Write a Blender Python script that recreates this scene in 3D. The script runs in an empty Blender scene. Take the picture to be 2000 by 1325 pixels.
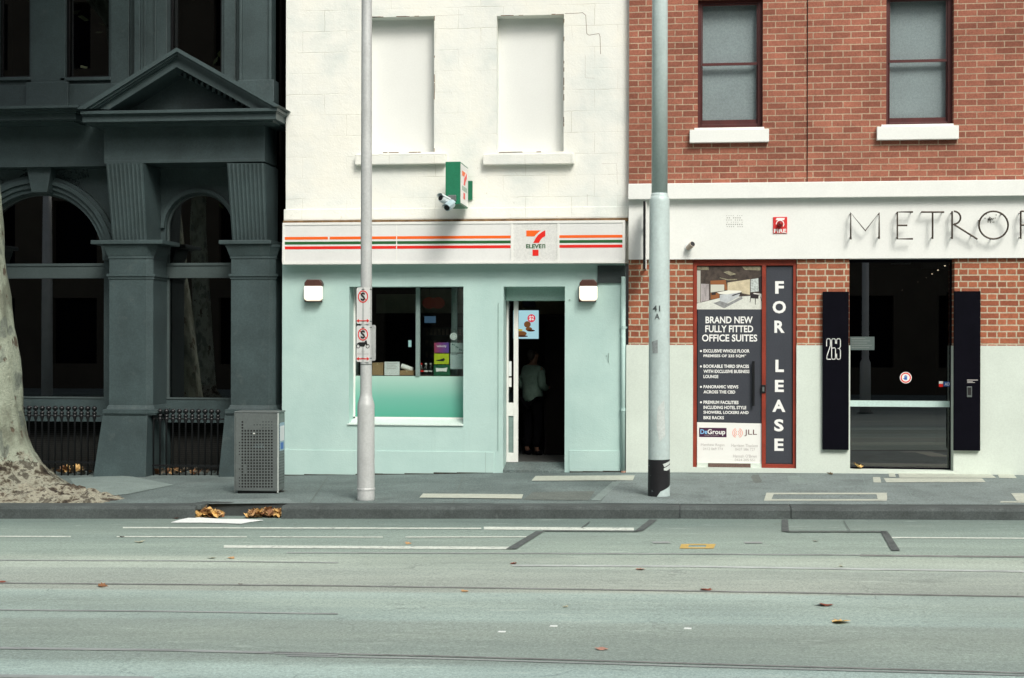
import bpy, bmesh, math, random
from mathutils import Vector, Matrix, noise
random.seed(7)
C = bpy.context.scene.collection

# ------------------------------------------------------------------ camera, sky, sun, exposure
F = 2778.0; YAW = math.radians(6.7); ROLL = .002; D = 19.16; H = 1.79
cam = bpy.data.cameras.new('camera'); cam.lens = 50.0; cam.sensor_width = 36.0
cam.clip_start = .1; cam.clip_end = 2000
co = bpy.data.objects.new('camera', cam); C.objects.link(co)
co.matrix_world = Matrix.Translation((0, 0, H)) @ Matrix.Rotation(YAW, 4, 'Z') @ Matrix.Rotation(math.pi/2, 4, 'X') @ Matrix.Rotation(ROLL, 4, 'Z')
cam.lens = F/2000*36
bpy.context.scene.camera = co

SUN_EL = math.radians(46); SUN_AZ = math.radians(28)     # azimuth to the right of straight out from the shops
w = bpy.data.worlds.new('World'); bpy.context.scene.world = w; w.use_nodes = True
nt = w.node_tree; bg = nt.nodes['Background']
sky = nt.nodes.new('ShaderNodeTexSky'); sky.sky_type = 'NISHITA'; sky.sun_disc = False
sky.sun_elevation = SUN_EL; sky.sun_rotation = math.pi - SUN_AZ
sky.air_density = 1.6; sky.dust_density = 5.0; sky.ozone_density = 1.0
hs = nt.nodes.new('ShaderNodeHueSaturation'); hs.inputs['Saturation'].default_value = .45
nt.links.new(sky.outputs[0], hs.inputs['Color']); nt.links.new(hs.outputs[0], bg.inputs['Color'])
bg.inputs['Strength'].default_value = .10
sl = bpy.data.lights.new('sun', 'SUN'); sl.energy = 1.5; sl.angle = math.radians(20); sl.color = (1, .965, .90)
so = bpy.data.objects.new('sun', sl); C.objects.link(so)
sd = Vector((math.cos(SUN_EL)*math.sin(SUN_AZ), -math.cos(SUN_EL)*math.cos(SUN_AZ), math.sin(SUN_EL)))
so.rotation_euler = sd.to_track_quat('Z', 'Y').to_euler(); so.location = (10, -10, 30)
vs = bpy.context.scene.view_settings
bpy.context.scene.display_settings.display_device = 'sRGB'
vs.view_transform = 'Standard'; vs.look = 'None'; vs.gamma = 1; vs.use_curve_mapping = False; vs.exposure = .72
bpy.context.scene.cycles.max_bounces = 8
bpy.context.scene.cycles.transparent_max_bounces = 12

# ------------------------------------------------------------------ measuring helpers (points of the photo on planes of the street)
def ray(px, py):
    x = px-1000; y = py-662.5
    x, y = x+y*ROLL, y-x*ROLL
    u = x/F; v = -y/F
    return -math.sin(YAW)+u*math.cos(YAW), math.cos(YAW)+u*math.sin(YAW), v
def W(px, py, Y):
    a, b, v = ray(px, py); t = Y/b
    return a*t, H+v*t
def WX(px, Y, py=660): return W(px, py, Y)[0]
def WZ(py, Y, px=1000): return W(px, py, Y)[1]
def R(px0, py0, px1, py1, Y):
    my = (py0+py1)/2; mx = (px0+px1)/2
    return W(px0, my, Y)[0], W(px1, my, Y)[0], W(mx, py1, Y)[1], W(mx, py0, Y)[1]
def lerp_tab(tab, x):
    if x <= tab[0][0]: (x0, y0), (x1, y1) = tab[0], tab[1]
    elif x >= tab[-1][0]: (x0, y0), (x1, y1) = tab[-2], tab[-1]
    else:
        for i in range(len(tab)-1):
            if tab[i][0] <= x <= tab[i+1][0]: (x0, y0), (x1, y1) = tab[i], tab[i+1]; break
    return y0+(y1-y0)*(x-x0)/(x1-x0)
BASE = [(-20, -.36), (-8.04, -.144), (-6.26, -.121), (-5.38, -.095), (-3.66, -.058), (-2.39, -.021), (-.72, .014), (.03, .024), (1.51, .036), (3.6, .043), (20, .09)]
KTOP = [(-20, -.29), (-7.6, -.112), (-4.06, -.056), (-1.8, -.023), (-.14, 0), (1.47, .0145), (3.56, .042), (20, .2)]
YK = 15.3
def zroad(x, y=0): return -.126+(.0168 if x < 0 else .0125)*x
def zfoot(x, y):
    t = max(0, min(1, (y-YK)/(D-YK)))
    return lerp_tab(KTOP, x)*(1-t)+lerp_tab(BASE, x)*t
def ground_pt(px, py, fn):
    a, b, v = ray(px, py); z = 0
    for _ in range(12):
        t = (z-H)/v; z = fn(a*t, b*t)
    return a*t, b*t, z

# ------------------------------------------------------------------ materials
def srgb(r, g, b):
    f = lambda c: (c/255/12.92) if c/255 <= .04045 else ((c/255+.055)/1.055)**2.4
    return (f(r), f(g), f(b))
def new_mat(name):
    m = bpy.data.materials.new(name); m.use_nodes = True
    return m, m.node_tree, m.node_tree.nodes['Principled BSDF']
def coords(t, kind='Object', scale=(1, 1, 1)):
    tc = t.nodes.new('ShaderNodeTexCoord'); mp = t.nodes.new('ShaderNodeMapping'); mp.inputs['Scale'].default_value = scale
    t.links.new(tc.outputs[kind], mp.inputs['Vector']); return mp.outputs[0]
def noise_node(t, vec, scale, detail=6, rough=.6):
    n = t.nodes.new('ShaderNodeTexNoise'); n.inputs['Scale'].default_value = scale; n.inputs['Detail'].default_value = detail; n.inputs['Roughness'].default_value = rough
    t.links.new(vec, n.inputs['Vector']); return n.outputs[0]
def ramp(t, fac, stops, interp='LINEAR'):
    r = t.nodes.new('ShaderNodeValToRGB'); r.color_ramp.interpolation = interp
    e = r.color_ramp.elements
    while len(e) < len(stops): e.new(.5)
    for i, (p, c) in enumerate(stops):
        e[i].position = p; e[i].color = (*c, 1) if len(c) == 3 else c
    t.links.new(fac, r.inputs[0]); return r.outputs[0]
def mix(t, fac, a, b, mode='MIX'):
    n = t.nodes.new('ShaderNodeMix'); n.data_type = 'RGBA'; n.blend_type = mode
    for sock, v in ((n.inputs[0], fac), (n.inputs[6], a), (n.inputs[7], b)):
        if isinstance(v, (int, float)): sock.default_value = v
        elif isinstance(v, tuple): sock.default_value = (*v[:3], 1)
        else: t.links.new(v, sock)
    return n.outputs[2]
def math_node(t, op, a, b=0.0):
    n = t.nodes.new('ShaderNodeMath'); n.operation = op
    for i, v in enumerate((a, b)):
        if isinstance(v, (int, float)): n.inputs[i].default_value = v
        else: t.links.new(v, n.inputs[i])
    return n.outputs[0]
def bump(t, bsdf, height, strength=.3, dist=.01):
    b = t.nodes.new('ShaderNodeBump'); b.inputs['Strength'].default_value = strength; b.inputs['Distance'].default_value = dist
    t.links.new(height, b.inputs['Height']); t.links.new(b.outputs[0], bsdf.inputs['Normal'])
def scale_c(c, k): return tuple(min(1, v*k) for v in c)
def pbr(name, col, rough=.6, metal=0., var=.12, vs_=5., fine=.08, fs=90., bmp=0., bs=60., spec=.4, stretch=(1, 1, 1), dirt=None):
    m, t, b = new_mat(name)
    v = coords(t, 'Object', stretch)
    n1 = noise_node(t, v, vs_); n2 = noise_node(t, coords(t), fs*.55, 3, .7)
    c = ramp(t, n1, [(.3, scale_c(col, 1-var)), (.7, scale_c(col, 1+var))])
    g = ramp(t, n2, [(.36, (1-fine,)*3), (.64, (1+fine,)*3)])
    c = mix(t, 1.0, c, g, 'MULTIPLY')
    if dirt:
        dcol, lo, hi, dsc = dirt
        nd = noise_node(t, v, dsc, 8, .7)
        f = ramp(t, nd, [(lo, (0, 0, 0)), (hi, (1, 1, 1))])
        c = mix(t, f, c, dcol)
    t.links.new(c, b.inputs['Base Color'])
    b.inputs['Roughness'].default_value = rough; b.inputs['Metallic'].default_value = metal
    b.inputs['Specular IOR Level'].default_value = spec
    if bmp: bump(t, b, noise_node(t, coords(t), bs, 5), bmp, .008)
    return m
def plain(name, col, rough=.5, emit=0., ecol=None, metal=0, spec=.4):
    m, t, b = new_mat(name)
    b.inputs['Base Color'].default_value = (*col, 1); b.inputs['Roughness'].default_value = rough; b.inputs['Metallic'].default_value = metal
    b.inputs['Specular IOR Level'].default_value = spec
    if emit:
        b.inputs['Emission Color'].default_value = (*(ecol or col), 1); b.inputs['Emission Strength'].default_value = emit
    return m
def glass_mat(name, tint=(1, 1, 1), base=.07, gloss_rough=.0):
    m = bpy.data.materials.new(name); m.use_nodes = True; t = m.node_tree
    t.nodes.remove(t.nodes['Principled BSDF']); out = t.nodes['Material Output']
    tr = t.nodes.new('ShaderNodeBsdfTransparent'); tr.inputs[0].default_value = (*tint, 1)
    gl = t.nodes.new('ShaderNodeBsdfGlossy'); gl.inputs['Roughness'].default_value = gloss_rough
    lw = t.nodes.new('ShaderNodeLayerWeight'); lw.inputs[0].default_value = .5
    f = math_node(t, 'ADD', math_node(t, 'MULTIPLY', math_node(t, 'POWER', lw.outputs['Facing'], 5.0), .8), base+.04)
    mx = t.nodes.new('ShaderNodeMixShader'); t.links.new(f, mx.inputs[0]); t.links.new(tr.outputs[0], mx.inputs[1]); t.links.new(gl.outputs[0], mx.inputs[2])
    t.links.new(mx.outputs[0], out.inputs[0]); return m
def brick_mat(name, c1, c2, mortar, width, row, msize, offz=0., offx=0., squash=1., sqf=2, off=.5, var=.25, bstr=.5, stain=.35):
    m, t, b = new_mat(name)
    tc = t.nodes.new('ShaderNodeTexCoord'); sx = t.nodes.new('ShaderNodeSeparateXYZ'); t.links.new(tc.outputs['Object'], sx.inputs[0])
    cb = t.nodes.new('ShaderNodeCombineXYZ')
    wob = noise_node(t, tc.outputs['Object'], 9, 3)
    wz = math_node(t, 'MULTIPLY', math_node(t, 'SUBTRACT', wob, .5), .010)
    t.links.new(math_node(t, 'ADD', math_node(t, 'ADD', sx.outputs[0], offx), wz), cb.inputs[0])
    t.links.new(math_node(t, 'ADD', math_node(t, 'ADD', sx.outputs[2], offz), wz), cb.inputs[1])
    br = t.nodes.new('ShaderNodeTexBrick'); t.links.new(cb.outputs[0], br.inputs['Vector'])
    br.offset = off; br.squash = squash; br.squash_frequency = sqf
    br.inputs['Scale'].default_value = 1; br.inputs['Mortar Size'].default_value = msize; br.inputs['Mortar Smooth'].default_value = .25
    br.inputs['Brick Width'].default_value = width; br.inputs['Row Height'].default_value = row
    br.inputs['Color1'].default_value = (*c1, 1); br.inputs['Color2'].default_value = (*c2, 1); br.inputs['Mortar'].default_value = (*mortar, 1)
    n1 = noise_node(t, tc.outputs['Object'], 45, 6, .7); g = ramp(t, n1, [(.25, (1-var,)*3), (.75, (1+var,)*3)])
    n2 = noise_node(t, tc.outputs['Object'], 1.3, 5); g2 = ramp(t, n2, [(.3, (1-stain*.5,)*3), (.7, (1+stain*.4,)*3)])
    c = mix(t, 1.0, br.outputs['Color'], g, 'MULTIPLY'); c = mix(t, 1.0, c, g2, 'MULTIPLY')
    t.links.new(c, b.inputs['Base Color']); b.inputs['Roughness'].default_value = .85; b.inputs['Specular IOR Level'].default_value = .2
    h = math_node(t, 'SUBTRACT', math_node(t, 'MULTIPLY', n1, .35), br.outputs['Fac'])
    bump(t, b, h, bstr, .006); return m

M = {}
def teal_mat():
    m, t, b = new_mat('pale_teal_render')
    v = coords(t); c = ramp(t, noise_node(t, v, 1.7, 6), [(.3, (.405, .575, .54)), (.7, (.475, .645, .60))])
    drip = ramp(t, noise_node(t, coords(t, 'Object', (9, 9, .5)), 1.6, 5, .6), [(.58, (0,)*3), (.82, (.3,)*3)])   # rain streaks in the paint
    c = mix(t, drip, c, (.33, .46, .43))
    scuff = ramp(t, noise_node(t, v, 7, 8, .75), [(.64, (0,)*3), (.74, (.6,)*3)]); low = ramp(t, noise_node(t, v, 1.1, 3), [(.5, (0,)*3), (.62, (1,)*3)])
    c = mix(t, mix(t, 1.0, scuff, low, 'MULTIPLY'), c, (.30, .39, .36))
    g = ramp(t, noise_node(t, v, 110, 3, .7), [(.3, (.96,)*3), (.7, (1.04,)*3)]); c = mix(t, 1.0, c, g, 'MULTIPLY')
    t.links.new(c, b.inputs['Base Color']); b.inputs['Roughness'].default_value = .6; b.inputs['Specular IOR Level'].default_value = .3
    bump(t, b, math_node(t, 'ADD', noise_node(t, v, 60, 5), math_node(t, 'MULTIPLY', noise_node(t, v, 4, 4), 2.0)), .22, .01); return m
M['dark'] = pbr('dark_grey_paint', (.043, .066, .068), .48, var=.22, vs_=2.2, fine=.14, bmp=.12, bs=40, spec=.45, dirt=((.085, .108, .104), .58, .85, 6))
M['dark_metal'] = pbr('black_iron', (.008, .009, .010), .35, var=.2)
M['void'] = plain('dark_interior', (.010, .009, .008), .9, spec=.1)
M['grille'] = brick_mat('dark_louvre', (.012, .013, .012), (.008, .008, .008), (.025, .027, .025), .5, .03, .006, bstr=.2)
M['glass'] = glass_mat('window_glass', (.75, .78, .74), .055)
M['glass_dark'] = glass_mat('tinted_glass', (.35, .36, .37), .13)
M['glass_clear'] = glass_mat('shop_glass', (.9, .93, .92), .02)
M['teal'] = teal_mat()
M['teal_dark'] = pbr('teal_fascia', (.36, .54, .48), .6, var=.05)
M['trim_white'] = pbr('white_gloss_paint', (.78, .79, .75), .4, var=.03, fine=.03)
M['white'] = pbr('white_paint', (.75, .77, .735), .5, var=.025, vs_=3, fine=.025, bmp=.05, bs=30)
M['dado'] = pbr('off_white_dado', (.60, .67, .60), .6, var=.05, vs_=2, fine=.04, bmp=.08, bs=60, dirt=((.45, .49, .43), .62, .88, 3.5))
M['redwood'] = pbr('dark_red_paint', (.075, .018, .017), .45, var=.2)
M['redframe'] = pbr('brick_red_paint', (.24, .035, .018), .45, var=.2)
M['blind'] = pbr('pale_blind', (.40, .43, .46), .8, var=.07, vs_=3, fine=.10, fs=70)
M['black_panel'] = pbr('black_panel', (.004, .004, .007), .7, var=.15, spec=.03)
M['charcoal'] = pbr('charcoal_vinyl', (.045, .050, .062), .45, var=.06)
M['vinyl_white'] = plain('white_vinyl', (.80, .81, .77), .5)
M['ink_white'] = plain('white_lettering', (.82, .83, .80), .5)
M['ink_grey'] = plain('faint_grey_lettering', (.50, .48, .46), .6)
M['ink_black'] = plain('black_lettering', (.015, .015, .015), .5)
M['orange'] = plain('orange_vinyl', (.87, .13, .012), .45)
M['green'] = plain('green_vinyl', (.020, .11, .030), .45)
M['red'] = plain('red_vinyl', (.75, .020, .012), .45)
M['signgreen'] = pbr('green_sign_box', (.012, .16, .08), .45, var=.1)
M['galv'] = pbr('galvanised_steel', (.47, .565, .55), .45, metal=.08, var=.12, vs_=5, fine=.05, fs=60, stretch=(1, 1, .35), dirt=((.24, .27, .27), .62, .75, 9))
M['galv_light'] = pbr('pale_galvanised_steel', (.52, .54, .53), .45, metal=.25, var=.10, vs_=6, fine=.06, fs=80, stretch=(1, 1, .5), dirt=((.28, .30, .30), .64, .78, 12))
M['steel'] = pbr('brushed_steel', (.185, .21, .205), .4, metal=.55, var=.12, vs_=4, fine=.08)
M['steel_edge'] = pbr('bright_steel', (.62, .66, .63), .3, metal=.4, var=.05)
M['brown'] = pbr('brown_cap', (.085, .038, .030), .4)
M['lamp'] = plain('lit_diffuser', (.85, .84, .78), .4, emit=.40, ecol=(1, .82, .58))
M['cam_white'] = pbr('white_plastic', (.62, .68, .68), .4, var=.05)
M['cardboard'] = pbr('cardboard', (.30, .20, .10), .8)
M['paper'] = pbr('paper', (.72, .76, .74), .7, var=.04)
M['concrete_pale'] = pbr('pale_paver', (.42, .45, .38), .8, var=.12, vs_=14, fine=.12)
M['lane_paint'] = pbr('worn_lane_paint', (.56, .61, .545), .75, var=.14, vs_=14, fine=.16, dirt=((.26, .29, .27), .54, .66, 13))
M['tar'] = pbr('tar_seal', (.075, .088, .086), .7, var=.3, vs_=14, fine=.25, dirt=((.16, .18, .17), .55, .75, 9))
M['kerb'] = pbr('bluestone_kerb', (.062, .075, .073), .75, var=.28, vs_=2.2, fine=.22, fs=110, bmp=.35, bs=60, dirt=((.11, .13, .125), .58, .76, 7))
M['yellow'] = pbr('ochre_paint', (.52, .36, .10), .7, dirt=((.25, .25, .2), .55, .7, 30))

def road_mat():
    m, t, b = new_mat('asphalt_road')
    tc = t.nodes.new('ShaderNodeTexCoord'); sx = t.nodes.new('ShaderNodeSeparateXYZ'); t.links.new(tc.outputs['Object'], sx.inputs[0])
    lo = noise_node(t, coords(t, 'Object', (.12, 1, 1)), 2.0, 4)
    yy = math_node(t, 'ADD', math_node(t, 'SUBTRACT', sx.outputs[1], math_node(t, 'MULTIPLY', sx.outputs[0], .0)), math_node(t, 'MULTIPLY', math_node(t, 'SUBTRACT', lo, .5), .16))
    f = math_node(t, 'DIVIDE', math_node(t, 'SUBTRACT', yy, 6.0), 9.5)
    P = lambda Y: max(0, min(1, (Y-6.0)/9.5))
    k = 1.10
    L = lambda r, g, bb: scale_c(srgb(r*.99, g*.995, bb), k)
    stops = [(0, L(150, 160, 154)), (P(7.3), L(120, 132, 130)), (P(7.9), L(150, 168, 162)), (P(8.28), L(152, 170, 163)), (P(8.42), L(128, 141, 134)),
             (P(9.2), L(132, 143, 134)), (P(9.62), L(134, 146, 138)), (P(9.72), L(142, 158, 151)), (P(10.35), L(142, 156, 147)), (P(10.75), L(152, 168, 160)),
             (P(10.85), L(148, 155, 145)), (P(11.85), L(145, 155, 146)), (P(11.95), L(158, 169, 158)), (P(12.5), L(156, 167, 155)), (P(12.75), L(138, 152, 142)), (P(14.2), L(126, 141, 133)), (P(15.0), L(104, 119, 113))]
    c = ramp(t, f, stops)
    tc2 = coords(t, 'Object', (.25, 1, 1))
    g1 = ramp(t, noise_node(t, tc2, 1.6, 5), [(.3, (.86, .87, .88)), (.7, (1.12, 1.11, 1.09))])
    g2 = ramp(t, noise_node(t, coords(t), 42, 4, .8), [(.36, (.79,)*3), (.64, (1.22,)*3)])
    g4 = ramp(t, noise_node(t, coords(t), 90, 2, .8), [(.36, (.82,)*3), (.64, (1.19,)*3)])
    g3 = ramp(t, noise_node(t, coords(t, 'Object', (.1, 1.5, 1)), 5, 5), [(.3, (.93,)*3), (.7, (1.06,)*3)])
    for g in (g1, g2, g3, g4): c = mix(t, 1.0, c, g, 'MULTIPLY')
    # far left of the street is a little dirtier: long dirt stains
    st = ramp(t, noise_node(t, coords(t, 'Object', (.3, .6, 1)), .9, 4), [(.45, (0,)*3), (.75, (.45,)*3)])
    c = mix(t, st, c, scale_c(srgb(118, 128, 120), k))
    oil = ramp(t, noise_node(t, coords(t, 'Object', (.55, 1, 1)), 3.1, 6, .65), [(.60, (0,)*3), (.78, (.5,)*3)]); c = mix(t, oil, c, scale_c(srgb(98, 106, 100), k))
    pale = ramp(t, noise_node(t, coords(t, 'Object', (.35, 1.6, 1)), 4.3, 6, .7), [(.60, (0,)*3), (.75, (.55,)*3)]); c = mix(t, pale, c, scale_c(srgb(182, 194, 184), k))
    vo = t.nodes.new('ShaderNodeTexVoronoi'); vo.feature = 'DISTANCE_TO_EDGE'; vo.inputs['Scale'].default_value = .55
    wv = t.nodes.new('ShaderNodeVectorMath'); wv.operation = 'ADD'; nz = t.nodes.new('ShaderNodeTexNoise'); nz.inputs['Scale'].default_value = 2.2; nz.inputs['Detail'].default_value = 6
    t.links.new(tc.outputs['Object'], wv.inputs[0]); t.links.new(tc.outputs['Object'], nz.inputs['Vector']); t.links.new(nz.outputs['Color'], wv.inputs[1]); t.links.new(wv.outputs[0], vo.inputs['Vector'])
    ck = ramp(t, vo.outputs['Distance'], [(.0, (.55,)*3), (.006, (0,)*3)]); ckm = ramp(t, noise_node(t, coords(t), .8, 3), [(.52, (0,)*3), (.6, (1,)*3)])
    c = mix(t, mix(t, 1.0, ck, ckm, 'MULTIPLY'), c, scale_c(srgb(84, 92, 88), k))
    t.links.new(c, b.inputs['Base Color']); b.inputs['Roughness'].default_value = .8; b.inputs['Specular IOR Level'].default_value = .25
    bump(t, b, noise_node(t, coords(t), 120, 4, .8), .35, .006); return m
M['road'] = road_mat()
M['foot'] = pbr('dark_asphalt_footpath', (.120, .156, .150), .8, var=.22, vs_=1.1, fine=.38, fs=90, bmp=.35, bs=130, dirt=((.18, .215, .205), .55, .8, 1.7))
def add_spots(m):
    t = m.node_tree; b = t.nodes['Principled BSDF']; src = b.inputs['Base Color'].links[0].from_socket
    vo = t.nodes.new('ShaderNodeTexVoronoi'); vo.inputs['Scale'].default_value = 3.2; vo.inputs['Randomness'].default_value = 1
    t.links.new(coords(t), vo.inputs['Vector'])
    f = ramp(t, vo.outputs['Distance'], [(.055, (.75,)*3), (.085, (0,)*3)])
    c = mix(t, f, src, scale_c((.060, .072, .070), 1))
    st = ramp(t, noise_node(t, coords(t, 'Object', (1, .6, 1)), 1.6, 7, .7), [(.52, (0,)*3), (.70, (.55,)*3)]); c = mix(t, st, c, (.065, .080, .077))
    t.links.new(c, b.inputs['Base Color'])
add_spots(M['foot'])
M['foot_patch'] = pbr('pale_asphalt_patch', (.185, .235, .22), .8, var=.12, vs_=5, fine=.22, fs=120, bmp=.3, bs=120)
M['foot_grey'] = pbr('grey_asphalt_patch', (.165, .205, .198), .8, var=.14, vs_=2, fine=.35, fs=90, bmp=.3, bs=120)
M['foot_brown'] = pbr('brown_asphalt_patch', (.115, .135, .122), .8, var=.12, vs_=4, fine=.35, fs=120, bmp=.3, bs=120)
add_spots(M['foot_grey'])
M['ground'] = pbr('ground_earth', (.12, .12, .11), .9)

def ashlar_mat():
    m, t, b = new_mat('white_painted_blocks')
    tc = t.nodes.new('ShaderNodeTexCoord'); sx = t.nodes.new('ShaderNodeSeparateXYZ'); t.links.new(tc.outputs['Object'], sx.inputs[0])
    cb = t.nodes.new('ShaderNodeCombineXYZ')
    wob = math_node(t, 'MULTIPLY', math_node(t, 'SUBTRACT', noise_node(t, tc.outputs['Object'], 6, 4), .5), .03)
    t.links.new(math_node(t, 'ADD', sx.outputs[0], wob), cb.inputs[0]); t.links.new(math_node(t, 'ADD', math_node(t, 'ADD', sx.outputs[2], -.03), wob), cb.inputs[1])
    br = t.nodes.new('ShaderNodeTexBrick'); t.links.new(cb.outputs[0], br.inputs['Vector']); br.offset = .5
    br.inputs['Scale'].default_value = 1; br.inputs['Mortar Size'].default_value = .006; br.inputs['Mortar Smooth'].default_value = .6
    br.inputs['Brick Width'].default_value = .62; br.inputs['Row Height'].default_value = .288
    a = (.775, .785, .735); a2 = (.735, .75, .705)
    br.inputs['Color1'].default_value = (*a, 1); br.inputs['Color2'].default_value = (*a2, 1); br.inputs['Mortar'].default_value = (.60, .60, .53, 1)
    mask = ramp(t, noise_node(t, tc.outputs['Object'], 1.4, 4), [(.45, (.06,)*3), (.66, (1,)*3)])
    c = mix(t, mask, a, br.outputs['Color'])
    big = ramp(t, noise_node(t, tc.outputs['Object'], .9, 5), [(.36, (.85, .89, .90)), (.48, (.99, .995, .99)), (.62, (1.05, 1.035, 1.0))])
    c = mix(t, 1.0, c, big, 'MULTIPLY')
    spk = ramp(t, noise_node(t, tc.outputs['Object'], 16, 6, .75), [(.61, (0,)*3), (.70, (1,)*3)])
    spk2 = ramp(t, noise_node(t, tc.outputs['Object'], 2.1, 3), [(.45, (0,)*3), (.65, (1,)*3)])
    sp = mix(t, 1.0, spk, spk2, 'MULTIPLY')
    c = mix(t, math_node(t, 'MULTIPLY', sp, .65), c, (.36, .31, .22))
    t.links.new(c, b.inputs['Base Color']); b.inputs['Roughness'].default_value = .7; b.inputs['Specular IOR Level'].default_value = .25
    n = noise_node(t, tc.outputs['Object'], 34, 6, .7)
    n2 = noise_node(t, tc.outputs['Object'], 5, 4)
    h = math_node(t, 'SUBTRACT', math_node(t, 'ADD', math_node(t, 'MULTIPLY', n, .5), n2), math_node(t, 'MULTIPLY', math_node(t, 'MULTIPLY', br.outputs['Fac'], mask), .45))
    bump(t, b, h, .55, .014); return m
M['ashlar'] = ashlar_mat()
M['infill'] = pbr('white_infill', (.73, .745, .715), .7, var=.02, vs_=2, fine=.02, bmp=.05, bs=20)
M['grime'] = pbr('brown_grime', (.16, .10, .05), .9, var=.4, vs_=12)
_bx = .0  # brick phase is set from local coordinates below
M['brick_up'] = brick_mat('red_brick', (.335, .127, .083), (.215, .078, .052), (.40, .30, .21), .243, .0828, .0072, offz=.004, off=.42, stain=.5, var=.32)
M['brick_low'] = brick_mat('orange_red_brick', (.375, .128, .068), (.25, .078, .044), (.46, .40, .29), .243, .0813, .0095, offz=.0, offx=.05, squash=.5, sqf=2, off=.25, stain=.35, var=.3)

def bark_mat():
    m, t, b = new_mat('mottled_plane_bark')
    v = coords(t, 'Object', (1, 1, .55))
    n = noise_node(t, v, 3.4, 3, .55); n2 = noise_node(t, v, 8.5, 4, .6)
    base = ramp(t, n, [(.38, (.17, .185, .14)), (.46, (.255, .285, .22)), (.55, (.29, .325, .255)), (.66, (.13, .15, .125))])
    f = ramp(t, n2, [(.60, (0,)*3), (.66, (1,)*3)]); c = mix(t, f, base, (.10, .08, .058))
    f2 = ramp(t, noise_node(t, v, 5.2, 2, .4), [(.60, (0,)*3), (.63, (.8,)*3)]); c = mix(t, f2, c, (.135, .155, .13))
    # the old flaking bark of the root collar climbs up the foot of the trunk in tongues
    sx = t.nodes.new('ShaderNodeSeparateXYZ'); tc = t.nodes.new('ShaderNodeTexCoord'); t.links.new(tc.outputs['Object'], sx.inputs[0])
    n5 = noise_node(t, coords(t, 'Object', (1, 1.4, 2)), 7, 6, .75)
    n6 = noise_node(t, coords(t, 'Object', (1, 1.2, 1.5)), 3.0, 6, .7)
    old = ramp(t, n6, [(.34, (.014, .011, .008)), (.44, (.06, .05, .035)), (.48, (.20, .195, .15)), (.53, (.28, .285, .225)), (.58, (.06, .055, .042)), (.70, (.17, .17, .135))])
    hz = math_node(t, 'ADD', math_node(t, 'SUBTRACT', sx.outputs[2], -.28), math_node(t, 'MULTIPLY', noise_node(t, coords(t), 3.2, 8, .75), -1.5))
    c = mix(t, ramp(t, hz, [(.0, (1,)*3), (.03, (0,)*3)]), c, old)
    g = ramp(t, noise_node(t, coords(t), 60, 4, .7), [(.3, (.80,)*3), (.7, (1.16,)*3)]); c = mix(t, 1.0, c, g, 'MULTIPLY')
    t.links.new(c, b.inputs['Base Color']); b.inputs['Roughness'].default_value = .85; b.inputs['Specular IOR Level'].default_value = .2
    bump(t, b, math_node(t, 'SUBTRACT', math_node(t, 'ADD', n2, math_node(t, 'MULTIPLY', noise_node(t, coords(t), 40, 5), .6)), math_node(t, 'ADD', math_node(t, 'MULTIPLY', f, .35), math_node(t, 'MULTIPLY', f2, .3))), .85, .03); return m
M['bark'] = bark_mat()
def root_mat():
    m, t, b = new_mat('flaking_root_bark')
    n = noise_node(t, coords(t, 'Object', (1, 1.2, 1.5)), 3.4, 6, .7)
    c = ramp(t, n, [(.36, (.012, .009, .006)), (.45, (.065, .05, .034)), (.49, (.21, .20, .15)), (.54, (.29, .285, .22)), (.59, (.055, .046, .034)), (.70, (.19, .185, .14))])
    t.links.new(c, b.inputs['Base Color']); b.inputs['Roughness'].default_value = .9
    bump(t, b, n, .9, .05); return m
M['root'] = root_mat()
def leaf_mat(name, col):
    m, t, b = new_mat(name)
    c = ramp(t, noise_node(t, coords(t), 22, 4), [(.3, scale_c(col, .55)), (.5, col), (.7, scale_c(col, 1.35))])
    t.links.new(c, b.inputs['Base Color']); b.inputs['Roughness'].default_value = .7; return m
LEAF = {'yellow': leaf_mat('yellow_leaf', (.66, .42, .15)), 'brown': leaf_mat('brown_leaf', (.22, .10, .04)), 'red': leaf_mat('red_brown_leaf', (.22, .045, .02)),
        'pink': leaf_mat('pinkish_leaf', (.42, .22, .16)), 'pale': leaf_mat('pale_leaf', (.42, .42, .30)), 'dark': leaf_mat('dark_leaf', (.08, .07, .05)), 'green': leaf_mat('green_leaf', (.09, .12, .03)),
        'tan': leaf_mat('tan_leaf', (.45, .27, .12))}
def frosted_mat():
    m, t, b = new_mat('green_frosted_film')
    tc = t.nodes.new('ShaderNodeTexCoord'); sx = t.nodes.new('ShaderNodeSeparateXYZ'); t.links.new(tc.outputs['Generated'], sx.inputs[0])
    c = ramp(t, sx.outputs[2], [(0, (.075, .33, .24)), (.45, (.15, .42, .33)), (1, (.38, .58, .50))])   # printed film, green fading to clear
    t.links.new(c, b.inputs['Base Color']); b.inputs['Roughness'].default_value = .35; return m
M['frost'] = frosted_mat()

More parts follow.
